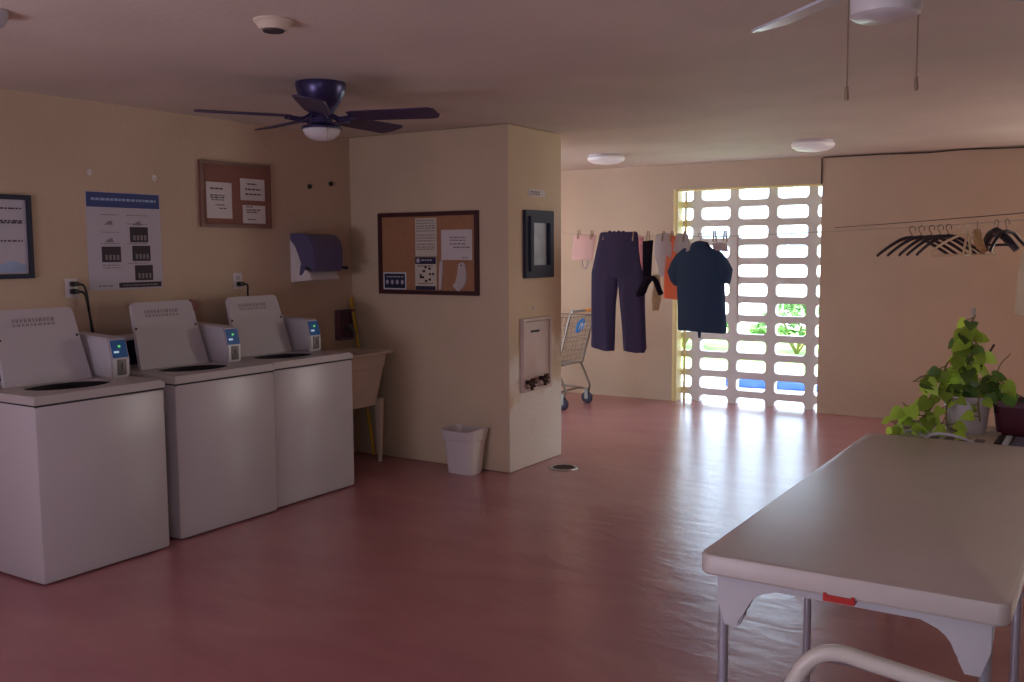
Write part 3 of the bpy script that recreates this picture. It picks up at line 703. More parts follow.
# waste basket
t = thing('waste_basket', 'white rectangular plastic waste basket on the floor below the corkboard', 'bin', (-3.835, 5.415, 0))
bm = NB()
def lp(x0, x1, y0, y1, z, r, dz=0): 
    return [(x, y, z + dz*abs((x-(x0+x1)/2)/((x1-x0)/2))**2) for x, y in rrect(x0, x1, y0, y1, r, 5)]
cx, cy = -3.835, 5.42
L = [lp(cx-0.105, cx+0.105, cy-0.075, cy+0.075, 0.0, 0.035), lp(cx-0.125, cx+0.125, cy-0.10, cy+0.10, 0.235, 0.04), lp(cx-0.131, cx+0.131, cy-0.106, cy+0.106, 0.24, 0.042), lp(cx-0.142, cx+0.142, cy-0.117, cy+0.117, 0.293, 0.045, 0.022),
     lp(cx-0.137, cx+0.137, cy-0.112, cy+0.112, 0.296, 0.043, 0.022), lp(cx-0.121, cx+0.121, cy-0.096, cy+0.096, 0.235, 0.04), lp(cx-0.10, cx+0.10, cy-0.07, cy+0.07, 0.008, 0.035)]
rg = [[bm.verts.new(p) for p in l] for l in L]
for A, B in zip(rg, rg[1:]):
    n = len(A)
    for j in range(n): bm.faces.new((A[j], A[(j+1) % n], B[(j+1) % n], B[j]))
bm.faces.new(rg[0]); bm.faces.new(rg[-1]); finish(bm, 'tub', 'plastic_white', t)

# floor drain
t = thing('floor_drain', 'dark round metal drain grate in the floor beside the block', 'drain', (-3.31, 5.89, 0))
bm = NB(); lathe(bm, [(0.10, 0.0), (0.097, 0.006), (0.078, 0.007), (0.078, 0.001)], 28, (-3.31, 5.89, 0)); finish(bm, 'rim', 'steel', t)
bm = NB()
for k in range(-3, 4):
    h = math.sqrt(max(0.078**2-(k*0.021)**2, 1e-4)); box(bm, -3.31+k*0.021-0.005, -3.31+k*0.021+0.005, 5.89-h, 5.89+h, 0.0005, 0.008)
finish(bm, 'grate', 'rust', t)

# ------------------------------------------------------------------ ceiling fans, lights, detectors
FX, FY = -3.49, 3.70
t = thing('ceiling_fan', 'dark five-blade ceiling fan with a frosted bowl above the washers', 'ceiling fan', (FX, FY, CE))
bm = NB(); lathe(bm, [(0.0, CE), (0.126, CE), (0.128, CE-0.01), (0.125, CE-0.034), (0.116, CE-0.065), (0.096, CE-0.10), (0.074, CE-0.13), (0.062, CE-0.15), (0.0, CE-0.152)], 40, (FX, FY, 0)); finish(bm, 'motor_housing', 'fan_dark', t)
bm = NB(); lathe(bm, [(0.056, 2.245), (0.058, 2.188), (0.092, 2.175), (0.102, 2.168), (0.102, 2.158), (0.0, 2.158)], 32, (FX, FY, 0)); finish(bm, 'light_fitter', 'fan_dark', t)
bm = NB(); lathe(bm, [(0.093, 2.16), (0.095, 2.152), (0.086, 2.132), (0.064, 2.113), (0.034, 2.102), (0.0, 2.099)], 32, (FX, FY, 0)); finish(bm, 'glass_bowl', 'glass_bowl', t)
def blade(bm, ang, z, r0, r1, w0, w1, cx, cy, tilt, th=0.007):
    m = Matrix.Translation((cx, cy, z)) @ Matrix.Rotation(ang, 4, 'Z') @ Matrix.Rotation(tilt, 4, 'X')
    out = [(r0, -w0/2), (r0+0.03, -w0/2-0.008), (r1-0.035, -w1/2), (r1-0.008, -w1/2+0.02), (r1, w1/2-0.05), (r1-0.02, w1/2-0.008), (r1-0.05, w1/2), (r0+0.03, w0/2+0.008), (r0, w0/2)]
    A = [bm.verts.new(m @ Vector((x, y, -th/2))) for x, y in out]; B = [bm.verts.new(m @ Vector((x, y, th/2))) for x, y in out]
    bm.faces.new(A); bm.faces.new(list(reversed(B)))
    for i in range(len(out)): bm.faces.new((A[i], B[i], B[(i+1) % len(out)], A[(i+1) % len(out)]))
def blade_iron(bm, ang, z, cx, cy, r0, r1):
    m = Matrix.Translation((cx, cy, z)) @ Matrix.Rotation(ang, 4, 'Z')
    for s in (-1, 1): tube(bm, [m @ Vector(p) for p in smooth([(r0, s*0.012, 0.014), (r0+0.05, s*0.035, -0.012), (r1, s*0.028, -0.004)], 5)], 0.008, 6)
    tube(bm, [m @ Vector((r1-0.02, -0.03, -0.004)), m @ Vector((r1-0.02, 0.03, -0.004))], 0.008, 6)
for k in range(5):
    a = R(20 + 72*k)
    bm = NB(); blade(bm, a, 2.220, 0.155, 0.62, 0.115, 0.15, FX, FY, R(-11)); bl = finish(bm, 'blade', 'fan_blade', t)
    bm = NB(); blade_iron(bm, a, 2.218, FX, FY, 0.055, 0.18); finish(bm, 'blade_iron', 'fan_dark', bl)
T_('pull_chain', 'chain', t, [(FX+0.085, FY-0.05, 2.16), (FX+0.085, FY-0.05, 2.09)], 0.002, 5)

GX, GY = -0.545, 2.63
t = thing('ceiling_fan', 'white ceiling fan with drum light and two pull chains at the top edge', 'ceiling fan', (GX, GY, CE))
bm = NB(); lathe(bm, [(0.0, CE), (0.11, CE), (0.115, CE-0.02), (0.12, CE-0.08), (0.105, CE-0.12), (0.0, CE-0.12)], 36, (GX, GY, 0)); finish(bm, 'motor_housing', 'fan_white', t)
bm = NB(); lathe(bm, [(0.0, 2.275), (0.086, 2.275), (0.089, 2.27), (0.089, 2.142), (0.085, 2.126), (0.07, 2.116), (0.0, 2.112)], 40, (GX, GY, 0)); finish(bm, 'drum_light', 'glass_bowl', t)
for k in range(4):
    a = R(137 + 90*k)
    bm = NB(); blade(bm, a, 2.222, 0.16, 0.605, 0.11, 0.135, GX, GY, R(-14)); bl = finish(bm, 'blade', 'fan_white', t)
    bm = NB(); blade_iron(bm, a, 2.228, GX, GY, 0.09, 0.18); finish(bm, 'blade_iron', 'fan_white', bl)
for dx, dy, zl in ((-0.078, -0.046, 1.915), (0.070, 0.056, 1.94)):
    bm = NB(); tube(bm, [(GX+dx, GY+dy, 2.20), (GX+dx, GY+dy, zl+0.03)], 0.0022, 6); pc = finish(bm, 'pull_chain', 'chain', t)
    bm = NB(); lathe(bm, [(0.0, zl+0.036), (0.004, zl+0.034), (0.006, zl+0.01), (0.005, zl), (0.0, zl-0.001)], 10, (GX+dx, GY+dy, 0)); finish(bm, 'chain_pull', 'chain', pc)

def ceiling_lamp(x, y, label):
    t = thing('ceiling_light', label, 'ceiling light', (x, y, CE), 'round ceiling lights')
    bm = NB(); lathe(bm, [(0.0, CE), (0.155, CE), (0.155, CE-0.028), (0.15, CE-0.032), (0.0, CE-0.032)], 36, (x, y, 0)); finish(bm, 'lamp_base', 'lamp_white', t)
    bm = NB(); lathe(bm, [(0.165, CE-0.022), (0.168, CE-0.03), (0.16, CE-0.052), (0.12, CE-0.072), (0.06, CE-0.082), (0.0, CE-0.084)], 36, (x, y, 0)); finish(bm, 'diffuser', 'daylight_glow', t)
    return t
l0 = ceiling_lamp(-2.13, 7.80, 'round white flush ceiling light in front of the breeze-block screen')
copy_thing(l0, (-3.98, 7.86, CE), 'round white flush ceiling light just past the block corner')

t = thing('smoke_detector', 'white tapered smoke detector on the ceiling left of the dark fan', 'smoke detector', (-2.70, 2.62, CE))
bm = NB(); lathe(bm, [(0.0, CE), (0.072, CE), (0.074, CE-0.008), (0.066, CE-0.012), (0.05, CE-0.036), (0.0, CE-0.038)], 32, (-2.70, 2.62, 0)); finish(bm, 'casing', 'plastic_cream', t)
bm = NB(); lathe(bm, [(0.040, CE-0.036), (0.038, CE-0.043), (0.0, CE-0.044)], 24, (-2.70, 2.62, 0)); finish(bm, 'sensor_ring', 'print_dark', t)
t = thing('ceiling_dome', 'pale rounded ceiling fitting at the top left edge of the frame', 'ceiling fitting', (-3.45, 1.96, CE))
bm = NB(); lathe(bm, [(0.0, CE), (0.075, CE), (0.075, CE-0.02), (0.06, CE-0.05), (0.03, CE-0.066), (0.0, CE-0.07)], 28, (-3.43, 1.955, 0)); finish(bm, 'cover', 'paper_grey', t)

# wire along the top of the far wall, dropping at the doorway
t = thing('wall_cable', 'dark cable along the top of the far wall, dropping to the screen corner', 'cable', (-2.41, YF-0.008, 2.14))
T_('cable', 'grey_wire', t, [(-2.408, YF-0.008, 2.14), (-2.41, YF-0.008, 2.372), (-2.38, YF-0.008, 2.379)] + smooth([(-1.9, YF-0.008, 2.380), (-1.5, YF-0.008, 2.372), (-1.2, YF-0.008, 2.381), (-0.9, YF-0.008, 2.374), (-0.4, YF-0.008, 2.37), (0.3, YF-0.008, 2.375), (1.7, YF-0.008, 2.37)]), 0.007, 6)

# ------------------------------------------------------------------ clotheslines and washing
LA, LB = Vector((-4.04, 7.4, 0)), Vector((-0.55, 6.0, 0))
LU = (LB-LA).normalized(); LN = Vector((LU.y, -LU.x, 0))      # LN points towards the camera side
def LP(s, z, d=0.0): p = LA + LU*s + LN*d; return Vector((p.x, p.y, z))
def line_z(s):
    pts = [(-2.12, 1.76), (-0.01, 1.677), (0.8, 1.650), (1.65, 1.633), (2.7, 1.653), (3.47, 1.674), (3.76, 1.687), (6.28, 1.80)]
    for (a, za), (b, zb) in zip(pts, pts[1:]):
        if s <= b: return za + (zb-za)*(s-a)/(b-a)
    return pts[-1][1]
t = thing('clothesline', 'thin cord strung across the room holding the washing', 'clothesline', LP(-2.12, 1.76))
T_('cord', 'cord', t, [LP(s, line_z(s)) for s in [-2.10, -1.5, -1.0, -0.5, 0, 0.4, 0.8, 1.2, 1.65, 2.2, 2.7, 3.1, 3.47, 3.76, 4.6, 5.4, 6.26]], 0.003, 6)
t = thing('clothesline', 'thin cord from the far wall beside the screen towards the right', 'clothesline', (-2.28, YF, 1.735))
T_('cord', 'grey_wire', t, [(-2.28, YF-0.001, 1.735), (-1.4, 7.77, 1.735), (-0.59, 6.5, 1.74), (0.3, 5.1, 1.76), (1.79, 2.76, 1.80)], 0.003, 6)

def cloth(bm, rows, seed=0, N=28, fold=0.006, top_open=True):
    """a hanging garment tube: rows of (z, s_left, s_right, thickness), top first; slight folds"""
    rn = random.Random(seed); ph = [rn.uniform(0, 6.28) for _ in range(4)]
    rings = []
    n = len(rows)
    for i, (z, a, b, th) in enumerate(rows):
        ring = []
        for j in range(N):
            t_ = 2*math.pi*j/N; c, s = math.cos(t_), math.sin(t_)
            x = (a+b)/2 + (b-a)/2*(abs(c)**0.75*(1 if c >= 0 else -1))
            d = th/2*(abs(s)**0.8*(1 if s >= 0 else -1))
            k = min(1.0, i/max(1, n-1)+0.25)
            d += fold*k*(math.sin(x*38+ph[0])+0.6*math.sin(x*71+ph[1]+z*4))
            ring.append(bm.verts.new(LP(x, z + 0.004*math.sin(x*30+ph[2]), d)))
        rings.append(ring)
    for A, B in zip(rings, rings[1:]):
        for j in range(N): bm.faces.new((A[j], A[(j+1) % N], B[(j+1) % N], B[j]))
    if not top_open: pass
    bm.faces.new(rings[0])
    bm.faces.new(rings[-1])

def interp(rows, n):
    out = []
    for (r0, r1) in zip(rows, rows[1:]):
        for k in range(n): out.append(tuple(a+(b-a)*k/n for a, b in zip(r0, r1)))
    return out + [rows[-1]]

def garment(name, m, label, cat, rows, seed, group='washing on the clothesline', extra=None, fold=0.006, dz=None, sub=3):
    bm = NB(); cloth(bm, interp(rows, sub), seed, fold=fold)
    if extra: extra(bm)
    s = (rows[0][1]+rows[0][2])/2
    o = finish(bm, name, m, None, LP(s, min(r[0] for r in rows)), angle=60)
    return tag(o, label, cat, group)

# navy trousers
def legs(bm):
    cloth(bm, interp([(1.36, 0.222, 0.553, 0.06), (1.28, 0.222, 0.545, 0.062), (1.1, 0.220, 0.520, 0.06), (0.9, 0.215, 0.507, 0.055), (0.725, 0.208, 0.497, 0.05), (0.70, 0.30, 0.493, 0.045)], 3), 5, fold=0.007)
    cloth(bm, interp([(1.36, 0.535, 0.862, 0.06), (1.28, 0.552, 0.864, 0.062), (1.1, 0.577, 0.868, 0.06), (0.9, 0.606, 0.877, 0.055), (0.75, 0.622, 0.886, 0.05), (0.713, 0.627, 0.87, 0.045)], 3), 8, fold=0.007)
garment('trousers', 'navy_cloth', 'long navy trousers pegged on the clothesline', 'trousers',
        [(1.685, 0.335, 0.765, 0.05), (1.66, 0.322, 0.778, 0.055), (1.55, 0.285, 0.80, 0.06), (1.43, 0.236, 0.832, 0.064), (1.37, 0.219, 0.857, 0.064), (1.315, 0.222, 0.862, 0.058)], 4, extra=legs)
# frilled waistband gathers
bm = NB()
for k in range(4):
    s = 0.44+0.055*k; tube(bm, smooth([LP(s, 1.67, 0.012), LP(s+0.022, 1.692-0.004*(k % 2), 0.016), LP(s+0.045, 1.672, 0.012)], 4), 0.010, 6)
o = finish(bm, 'waistband', 'navy_cloth', bpy.data.objects['trousers'])

# T-shirt on a hanger
def sleeves(bm):
    cloth(bm, interp([(1.548, 1.30, 1.40, 0.06), (1.50, 1.215, 1.37, 0.07), (1.44, 1.165, 1.33, 0.075), (1.37, 1.127, 1.28, 0.075), (1.31, 1.165, 1.262, 0.07), (1.268, 1.218, 1.24, 0.06)], 3), 2, fold=0.003)
    cloth(bm, interp([(1.548, 1.52, 1.60, 0.06), (1.51, 1.55, 1.665, 0.07), (1.46, 1.58, 1.72, 0.075), (1.40, 1.62, 1.768, 0.075), (1.34, 1.665, 1.752, 0.07), (1.297, 1.705, 1.735, 0.06)], 3), 3, fold=0.003)
    cloth(bm, interp([(1.592, 1.385, 1.52, 0.085), (1.555, 1.375, 1.53, 0.09), (1.53, 1.37, 1.54, 0.09)], 2), 9, fold=0.002)
sh = garment('t_shirt', 'teal_cloth', 'dark blue short-sleeved T-shirt hanging in front of the breeze-block screen', 't-shirt',
        [(1.562, 1.36, 1.54, 0.08), (1.535, 1.29, 1.61, 0.10), (1.49, 1.225, 1.675, 0.12), (1.40, 1.225, 1.685, 0.13), (1.27, 1.238, 1.69, 0.13), (1.1, 1.248, 1.70, 0.13), (0.97, 1.250, 1.715, 0.125), (0.93, 1.252, 1.712, 0.12)], 6, extra=sleeves)
bm = NB(); prism(bm, [(0, 0), (0.036, 0), (0.03, -0.05), (0.01, -0.05)], 0, 0.004, 'Y')
bm.transform(Matrix.Translation(LP(1.468, 0.932, 0.03)) @ Matrix.Rotation(math.atan2(LU.y, LU.x), 4, 'Z')); finish(bm, 'side_tab', 'teal_cloth', sh)
bm = NB(); prism(bm, [(0, 0), (0.036, 0.008), (0.045, 0.036), (0.02, 0.044)], 0, 0.003, 'Y')
bm.transform(Matrix.Translation(LP(1.375, 1.525, 0.068)) @ Matrix.Rotation(math.atan2(LU.y, LU.x), 4, 'Z')); finish(bm, 'neck_label', 'white_cloth', sh)

garment('apron', 'pink_cloth', 'pale pink cloth with a hanging string loop at the left end of the line', 'cloth', [(1.672, -0.02, 0.275, 0.02), (1.56, -0.035, 0.25, 0.025), (1.46, -0.045, 0.222, 0.025)], 12, fold=0.004)
T_('string_loop', 'white_cloth', bpy.data.objects['apron'], smooth([LP(0.085, 1.465), LP(0.098, 1.41), LP(0.13, 1.388), (LP(0.158, 1.41)), LP(0.165, 1.47)]), 0.006, 6)
garment('headscarf', 'floral_cloth', 'narrow pink floral cloth between the navy trousers and the black top', 'cloth', [(1.645, 0.79, 0.85, 0.02), (1.5, 0.805, 0.862, 0.02), (1.33, 0.835, 0.85, 0.015)], 13, fold=0.003)
def straps(bm):
    tube(bm, smooth([LP(0.905, 1.32, 0.01), LP(0.855, 1.25, 0.012), LP(0.81, 1.18, 0.012), LP(0.86, 1.20, 0.012), LP(0.90, 1.27, 0.012), LP(0.955, 1.315, 0.012), LP(1.0, 1.30, 0.012), LP(1.04, 1.23, 0.012), LP(1.062, 1.195, 0.012)], 5), [0.02]*41 if False else 0.022, 8)
garment('camisole', 'black_cloth', 'black strappy top hanging between the navy trousers and the grey cloth', 'top', [(1.612, 0.842, 0.958, 0.025), (1.5, 0.845, 0.945, 0.03), (1.40, 0.85, 0.94, 0.03), (1.29, 0.855, 0.93, 0.03)], 14, extra=straps, fold=0.003)
garment('underpants', 'grey_cloth', 'longer grey cloth pegged right of the black strappy top', 'cloth', [(1.665, 1.0, 1.15, 0.02), (1.58, 0.975, 1.17, 0.03), (1.50, 0.97, 1.172, 0.032), (1.42, 1.02, 1.14, 0.03), (1.34, 1.03, 1.085, 0.02)], 15, fold=0.004)
garment('stocking', 'lace', 'beige lace scrap dangling below the grey cloth', 'cloth', [(1.345, 0.955, 1.03, 0.014), (1.25, 0.972, 1.045, 0.014), (1.15, 0.95, 1.05, 0.014), (1.06, 0.962, 1.02, 0.014)], 16, fold=0.004)
garment('towel', 'orange_cloth', 'orange cloth hanging behind the dark blue T-shirt', 'cloth', [(1.645, 1.10, 1.235, 0.015), (1.4, 1.085, 1.25, 0.018), (1.16, 1.08, 1.262, 0.018)], 17, fold=0.005)
garment('underpants', 'grey_cloth', 'shorter grey cloth pegged just left of the T-shirt collar', 'cloth', [(1.66, 1.215, 1.33, 0.02), (1.60, 1.195, 1.35, 0.03), (1.53, 1.185, 1.372, 0.03), (1.50, 1.24, 1.345, 0.02)], 18, fold=0.004)
garment('brassiere', 'white_cloth', 'small white garment clipped right of the dark blue T-shirt', 'garment', [(1.585, 1.59, 1.715, 0.03), (1.56, 1.585, 1.725, 0.04), (1.53, 1.595, 1.73, 0.03)], 19, fold=0.003)
T_('hanging_string', 'white_cloth', None, [LP(1.818, 1.626, 0), LP(1.822, 1.4, 0), LP(1.826, 1.2, 0.002), LP(1.83, 1.03, 0)], 0.006, 6, loc=LP(1.83, 1.03))
tag(bpy.data.objects['hanging_string'], 'pale vertical string dangling from the clothesline in front of the screen', 'string')
for x, lab in ((0.385, 'clothespin at left end of the navy trousers waist'), (0.742, 'clothespin at right end of the navy trousers waist'), (0.90, 'clothespin holding the black strappy top'), (1.075, 'clothespin holding the longer grey cloth'), (1.165, 'clothespin holding the orange cloth'),
               (1.30, 'clothespin holding the shorter grey cloth'), (1.60, 'clothespin at left of the small white garment'), (1.70, 'clothespin at right of the small white garment'), (0.05, 'clothespin at left end of the pale pink cloth'), (0.22, 'clothespin at right end of the pale pink cloth')):
    z = line_z(x)
    c = thing('clothespin', lab, 'clothespin', LP(x, z-0.03), 'clothespins on the line')
    for q in (-1, 1):
        bm = NB(); tube(bm, [LP(x+0.002*q, z-0.038, 0.022*q if q > 0 else -0.022), LP(x+0.001*q, z+0.01, 0.012*q), LP(x+0.006*q, z+0.04, 0.016*q)], [0.006, 0.006, 0.005], 6); finish(bm, 'jaw', 'peg', c)

# hangers
def make_hanger(kind, m, label, group, s, z, rot, bend=0.0, width=0.42):
    """hook on the line at s; local: arms along +-x, turned by rot about z"""
    t = thing('clothes_hanger', label, 'hanger', LP(s, z), group, rz=rot)
    W = WM[t.name]; tr_ = lambda pts: [W @ Vector(p) for p in pts]
    hook = [(-0.016, 0, -0.012), (-0.018, 0, 0.0), (-0.010, 0, 0.013), (0.004, 0, 0.016), (0.017, 0, 0.006), (0.016, 0, -0.012), (0.004, 0, -0.028), (0.0, 0, -0.05)]
    bm = NB(); tube(bm, tr_(smooth(hook, 4)), 0.0022, 6); finish(bm, 'hook', 'chrome' if kind == 'wood' else m, t)
    h = width/2
    bm = NB()
    if kind == 'thick':
        for sg in (-1, 1):
            P = smooth([(0, 0, -0.05), (sg*0.06, 0, -0.060), (sg*h*0.6, 0.006, -0.098), (sg*h*0.92, 0.02, -0.145), (sg*h, 0.024, -0.160)], 5)
            tube(bm, tr_(P), [0.012-0.005*i/len(P) for i in range(len(P))], 8)
    elif kind == 'tri':
        tube(bm, tr_(smooth([(0, 0, -0.048), (h*0.5, 0, -0.09), (h*0.98, 0, -0.15), (h, 0, -0.163), (h*0.92, 0, -0.168), (0, 0, -0.168), (-h*0.92, 0, -0.168), (-h, 0, -0.163), (-h*0.98, 0, -0.15), (-h*0.5, 0, -0.09), (0, 0, -0.048)], 4)), 0.007, 7)
    else:
        for sg in (-1, 1):
            P = smooth([(0, 0, -0.048), (sg*h*0.4, 0, -0.068), (sg*h*0.8, 0.015, -0.115), (sg*h, 0.03, -0.150)], 5)
            tube(bm, tr_(P), [0.026-0.008*i/len(P) for i in range(len(P))], 8)
        tube(bm, tr_([(-h*0.8, 0.012, -0.122), (h*0.8, 0.012, -0.122)]), 0.008, 7)
    finish(bm, 'shoulder_bar', m, t); return t
base_rot = math.atan2(LN.y, LN.x)
T_('shirt_hanger_tmp', 'hanger_black', None, [(0, 0, 0), (0, 0, 0.001)], 0.001)
bpy.data.objects.remove(bpy.data.objects['shirt_hanger_tmp'])
make_hanger('thick', 'hanger_black', 'black hanger inside the dark blue T-shirt', 'hangers on the clothesline', 1.455, line_z(1.455)+0.008, math.atan2(LU.y, LU.x), width=0.34)
HG = 'spare hangers at the right end of the line'
labs = ['black hanger farthest left in the row of spare hangers', 'second black hanger from the left in the row of spares', 'third black hanger from the left in the row of spares', 'fourth black hanger from the left in the row of spares', 'fifth black hanger from the left, just before the ivory hanger']
for k, s in enumerate((3.175, 3.235, 3.30, 3.355, 3.405)):
    make_hanger('thick', 'hanger_black', labs[k], HG, s, line_z(s)-0.012, base_rot + R((-34, -30, -26, -28, -24)[k]), width=0.44)
make_hanger('tri', 'hanger_white', 'ivory plastic hanger in front of the black spare hangers', HG, 3.49, line_z(3.49)-0.008, R(28), width=0.36)
make_hanger('tri', 'hanger_white', 'second ivory hanger turned edgewise beside the tan wooden hanger', HG, 3.52, line_z(3.52)-0.008, base_rot+R(35), width=0.36)
make_hanger('wood', 'hanger_wood', 'tan wooden hanger among the ivory hangers', HG, 3.575, line_z(3.575)-0.006, base_rot+R(30), width=0.40)
make_hanger('wood', 'hanger_black', 'broad black hanger right of the tan wooden hanger', HG, 3.685, line_z(3.685)-0.006, base_rot+R(62), width=0.28)
make_hanger('thick', 'hanger_black', 'black hanger farthest right, seen edge on', HG, 3.745, line_z(3.745)-0.006, base_rot+R(-6), width=0.36)

# cream garment at the right edge, hung on the far line
def shirt2(bm, cx, cy, rot):
    pass
t = thing('blouse', 'cream blouse hanging at the right edge of the frame', 'blouse', (-0.26, 6.0, 1.13))
bm = NB()
rows = interp([(1.64, -0.05, 0.05, 0.06), (1.60, -0.14, 0.14, 0.08), (1.53, -0.20, 0.20, 0.10), (1.42, -0.225, 0.225, 0.11), (1.30, -0.228, 0.228, 0.11), (1.17, -0.232, 0.232, 0.11)], 3)
rings = []
for z, a, b, th in rows:
    rings.append([bm.verts.new((-0.278 + (a+b)/2 + (b-a)/2*math.cos(2*math.pi*j/24), 6.0 + th/2*math.sin(2*math.pi*j/24) + 0.006*math.sin(30*math.cos(2*math.pi*j/24)), z)) for j in range(24)])
for A, B in zip(rings, rings[1:]):
    for j in range(24): bm.faces.new((A[j], A[(j+1) % 24], B[(j+1) % 24], B[j]))
bm.faces.new(rings[0]); bm.faces.new(rings[-1]); finish(bm, 'cloth', 'cream_cloth', t, angle=60)
T_('hanger_hook', 'chrome', t, smooth([(-0.262, 6.0, 1.63), (-0.262, 6.0, 1.70), (-0.25, 6.0, 1.735), (-0.262, 6.0, 1.765), (-0.285, 6.0, 1.755)], 5), 0.004, 6)

# ------------------------------------------------------------------ shopping cart by the far wall
t = thing('shopping_cart', 'chrome wire shopping cart standing behind the block by the far wall', 'shopping cart', (-4.95, 8.32, 0))
ya, yb = 8.07, 8.57            # near and far side
xr_t, xr_b = -4.47, -4.60      # rear gate top / bottom
xf_t, xf_b = -5.40, -5.30      # nose top / bottom
zt, zb = 0.90, 0.42
def P4(u, v, w):  # u along cart 0 rear..1 nose, v height 0..1, w side 0..1
    xr = xr_b+(xr_t-xr_b)*v; xf = xf_b+(xf_t-xf_b)*v
    y_in = 0.03*(1-v)+0.05*u
    y = (ya+y_in)+(yb-ya-2*y_in)*w
    return (xr+(xf-xr)*u, y, zb+(zt-zb)*v - (0.0 if v < 1 else 0.10*u*0))
bm = NB()
for w in (0, 1):
    for k in range(23): tube(bm, [P4(k/22, 0, w), P4(k/22, 1, w)], 0.0019, 4)
    for v in (0.25, 0.5, 0.75): tube(bm, [P4(0, v, w), P4(1, v, w)], 0.004, 5)
for k in range(12): tube(bm, [P4(1, 0, k/11), P4(1, 1, k/11)], 0.0019, 4)
for k in range(14): tube(bm, [P4(0, 0, k/13), P4(1, 0, k/13)], 0.003, 5)
for k in range(10): tube(bm, [P4(k/9, 0, 0), P4(k/9, 0, 1)], 0.003, 5)
for v in (0, 1): tube(bm, [P4(0, v, 0), P4(1, v, 0), P4(1, v, 1), P4(0, v, 1)], 0.007, 6, closed=True)
finish(bm, 'basket', 'chrome', t)
bm = NB()
for k in range(17): tube(bm, [P4(0, 0, k/16), P4(0, 0.97, k/16)], 0.0019, 4)
for k in range(11): tube(bm, [P4(0, k/10*0.97, 0), P4(0, k/10*0.97, 1)], 0.0018, 4)
finish(bm, 'rear_gate', 'chrome', t)
tg = NB(); c0 = Vector(P4(0, 0.82, 0.42)) + Vector((0.016, 0, 0))
prism(tg, [(0, -0.06), (0.035, -0.075), (0.10, -0.06), (0.15, -0.03), (0.16, 0.04), (0.12, 0.07), (0.05, 0.05), (0.01, 0.01)], 0, 0.01, 'X'); tg.transform(Matrix.Translation(c0 + Vector((0, -0.07, 0))) @ Matrix.Rotation(R(10), 4, 'Y'))
tg = finish(tg, 'blue_tag', 'blue_plastic', t)
bm = NB()
for pts in (((0.045, -0.04), (0.075, 0.03)), ((0.09, -0.045), (0.11, 0.035)), ((0.045, -0.01), (0.12, 0.005))):
    tube(bm, [(0.012, pts[0][0], pts[0][1]), (0.012, pts[1][0], pts[1][1])], 0.006, 5)
bm.transform(Matrix.Translation(c0 + Vector((0, -0.07, 0))) @ Matrix.Rotation(R(10), 4, 'Y')); finish(bm, 'tag_mark', 'white_mark', tg)
bm = NB()
for y in (ya, yb):
    tube(bm, smooth([(xr_t+0.035, y, 0.955), (xr_t+0.01, y, 0.93), (xr_b+0.0, y+0.0, zb-0.005)], 4), 0.010, 7)
    tube(bm, smooth([(xr_b-0.02, y, zb-0.005), (xr_b+0.03, y, 0.32), (-4.52, y, 0.205), (-4.52, y, 0.165), (-4.56, y, 0.150), (-4.8, y, 0.165), (-5.25, y+(0.06 if y == ya else -0.06), 0.18)], 5), 0.011, 7)
for x in (-4.62, -4.9, -5.2): tube(bm, [(x, ya, 0.16), (x, yb, 0.16)], 0.009, 6)
finish(bm, 'chassis', 'chrome', t)
T_('handle', 'orange_plastic', t, [(xr_t+0.035, ya+0.25, 0.957), (xr_t+0.035, yb+0.02, 0.957)], 0.018, 10)
T_('handle_end', 'chrome', t, [(xr_t+0.035, ya-0.02, 0.957), (xr_t+0.035, ya+0.25, 0.957)], 0.013, 10)
for x, y in ((-4.545, ya), (-4.545, yb), (-5.2, ya+0.06), (-5.2, yb-0.06)):
    bm = NB(); lathe(bm, [(0.0, -0.016), (0.05, -0.016), (0.06, -0.010), (0.06, 0.010), (0.05, 0.016), (0.0, 0.016)], 24, (x, y, 0.06), axis='Y'); wh = finish(bm, 'wheel', 'wheel', t)
    bm = NB()
    for dy in (-0.022, 0.022): box(bm, x-0.018, x+0.018, y+dy-0.002, y+dy+0.002, 0.05, 0.145)
    box(bm, x-0.02, x+0.02, y-0.025, y+0.025, 0.135, 0.15); finish(bm, 'caster_fork', 'chrome', wh)

# ------------------------------------------------------------------ folding table in the foreground
TX0, TX1, TY0, TY1, TZ = -0.926, -0.184, 2.376, 4.368, 0.735
t = thing('folding_table', 'long white resin folding table in the right foreground', 'table', (-0.55, 3.37, 0))
bm = NB()
loops = []
for off, z, r in ((0.012, 0.678, 0.03), (0.003, 0.680, 0.034), (0.0, 0.686, 0.034), (0.0, 0.726, 0.034), (0.003, 0.733, 0.032), (0.010, TZ, 0.028)):
    loops.append([bm.verts.new((x, y, z)) for x, y in rrect(TX0+off, TX1-off, TY0+off, TY1-off, r, 6)])
for A, B in zip(loops, loops[1:]):
    n = len(A)
    for j in range(n): bm.faces.new((A[j], A[(j+1) % n], B[(j+1) % n], B[j]))
bm.faces.new(loops[0]); bm.faces.new(loops[-1])
finish(bm, 'tabletop', 'table_top', t, angle=25)
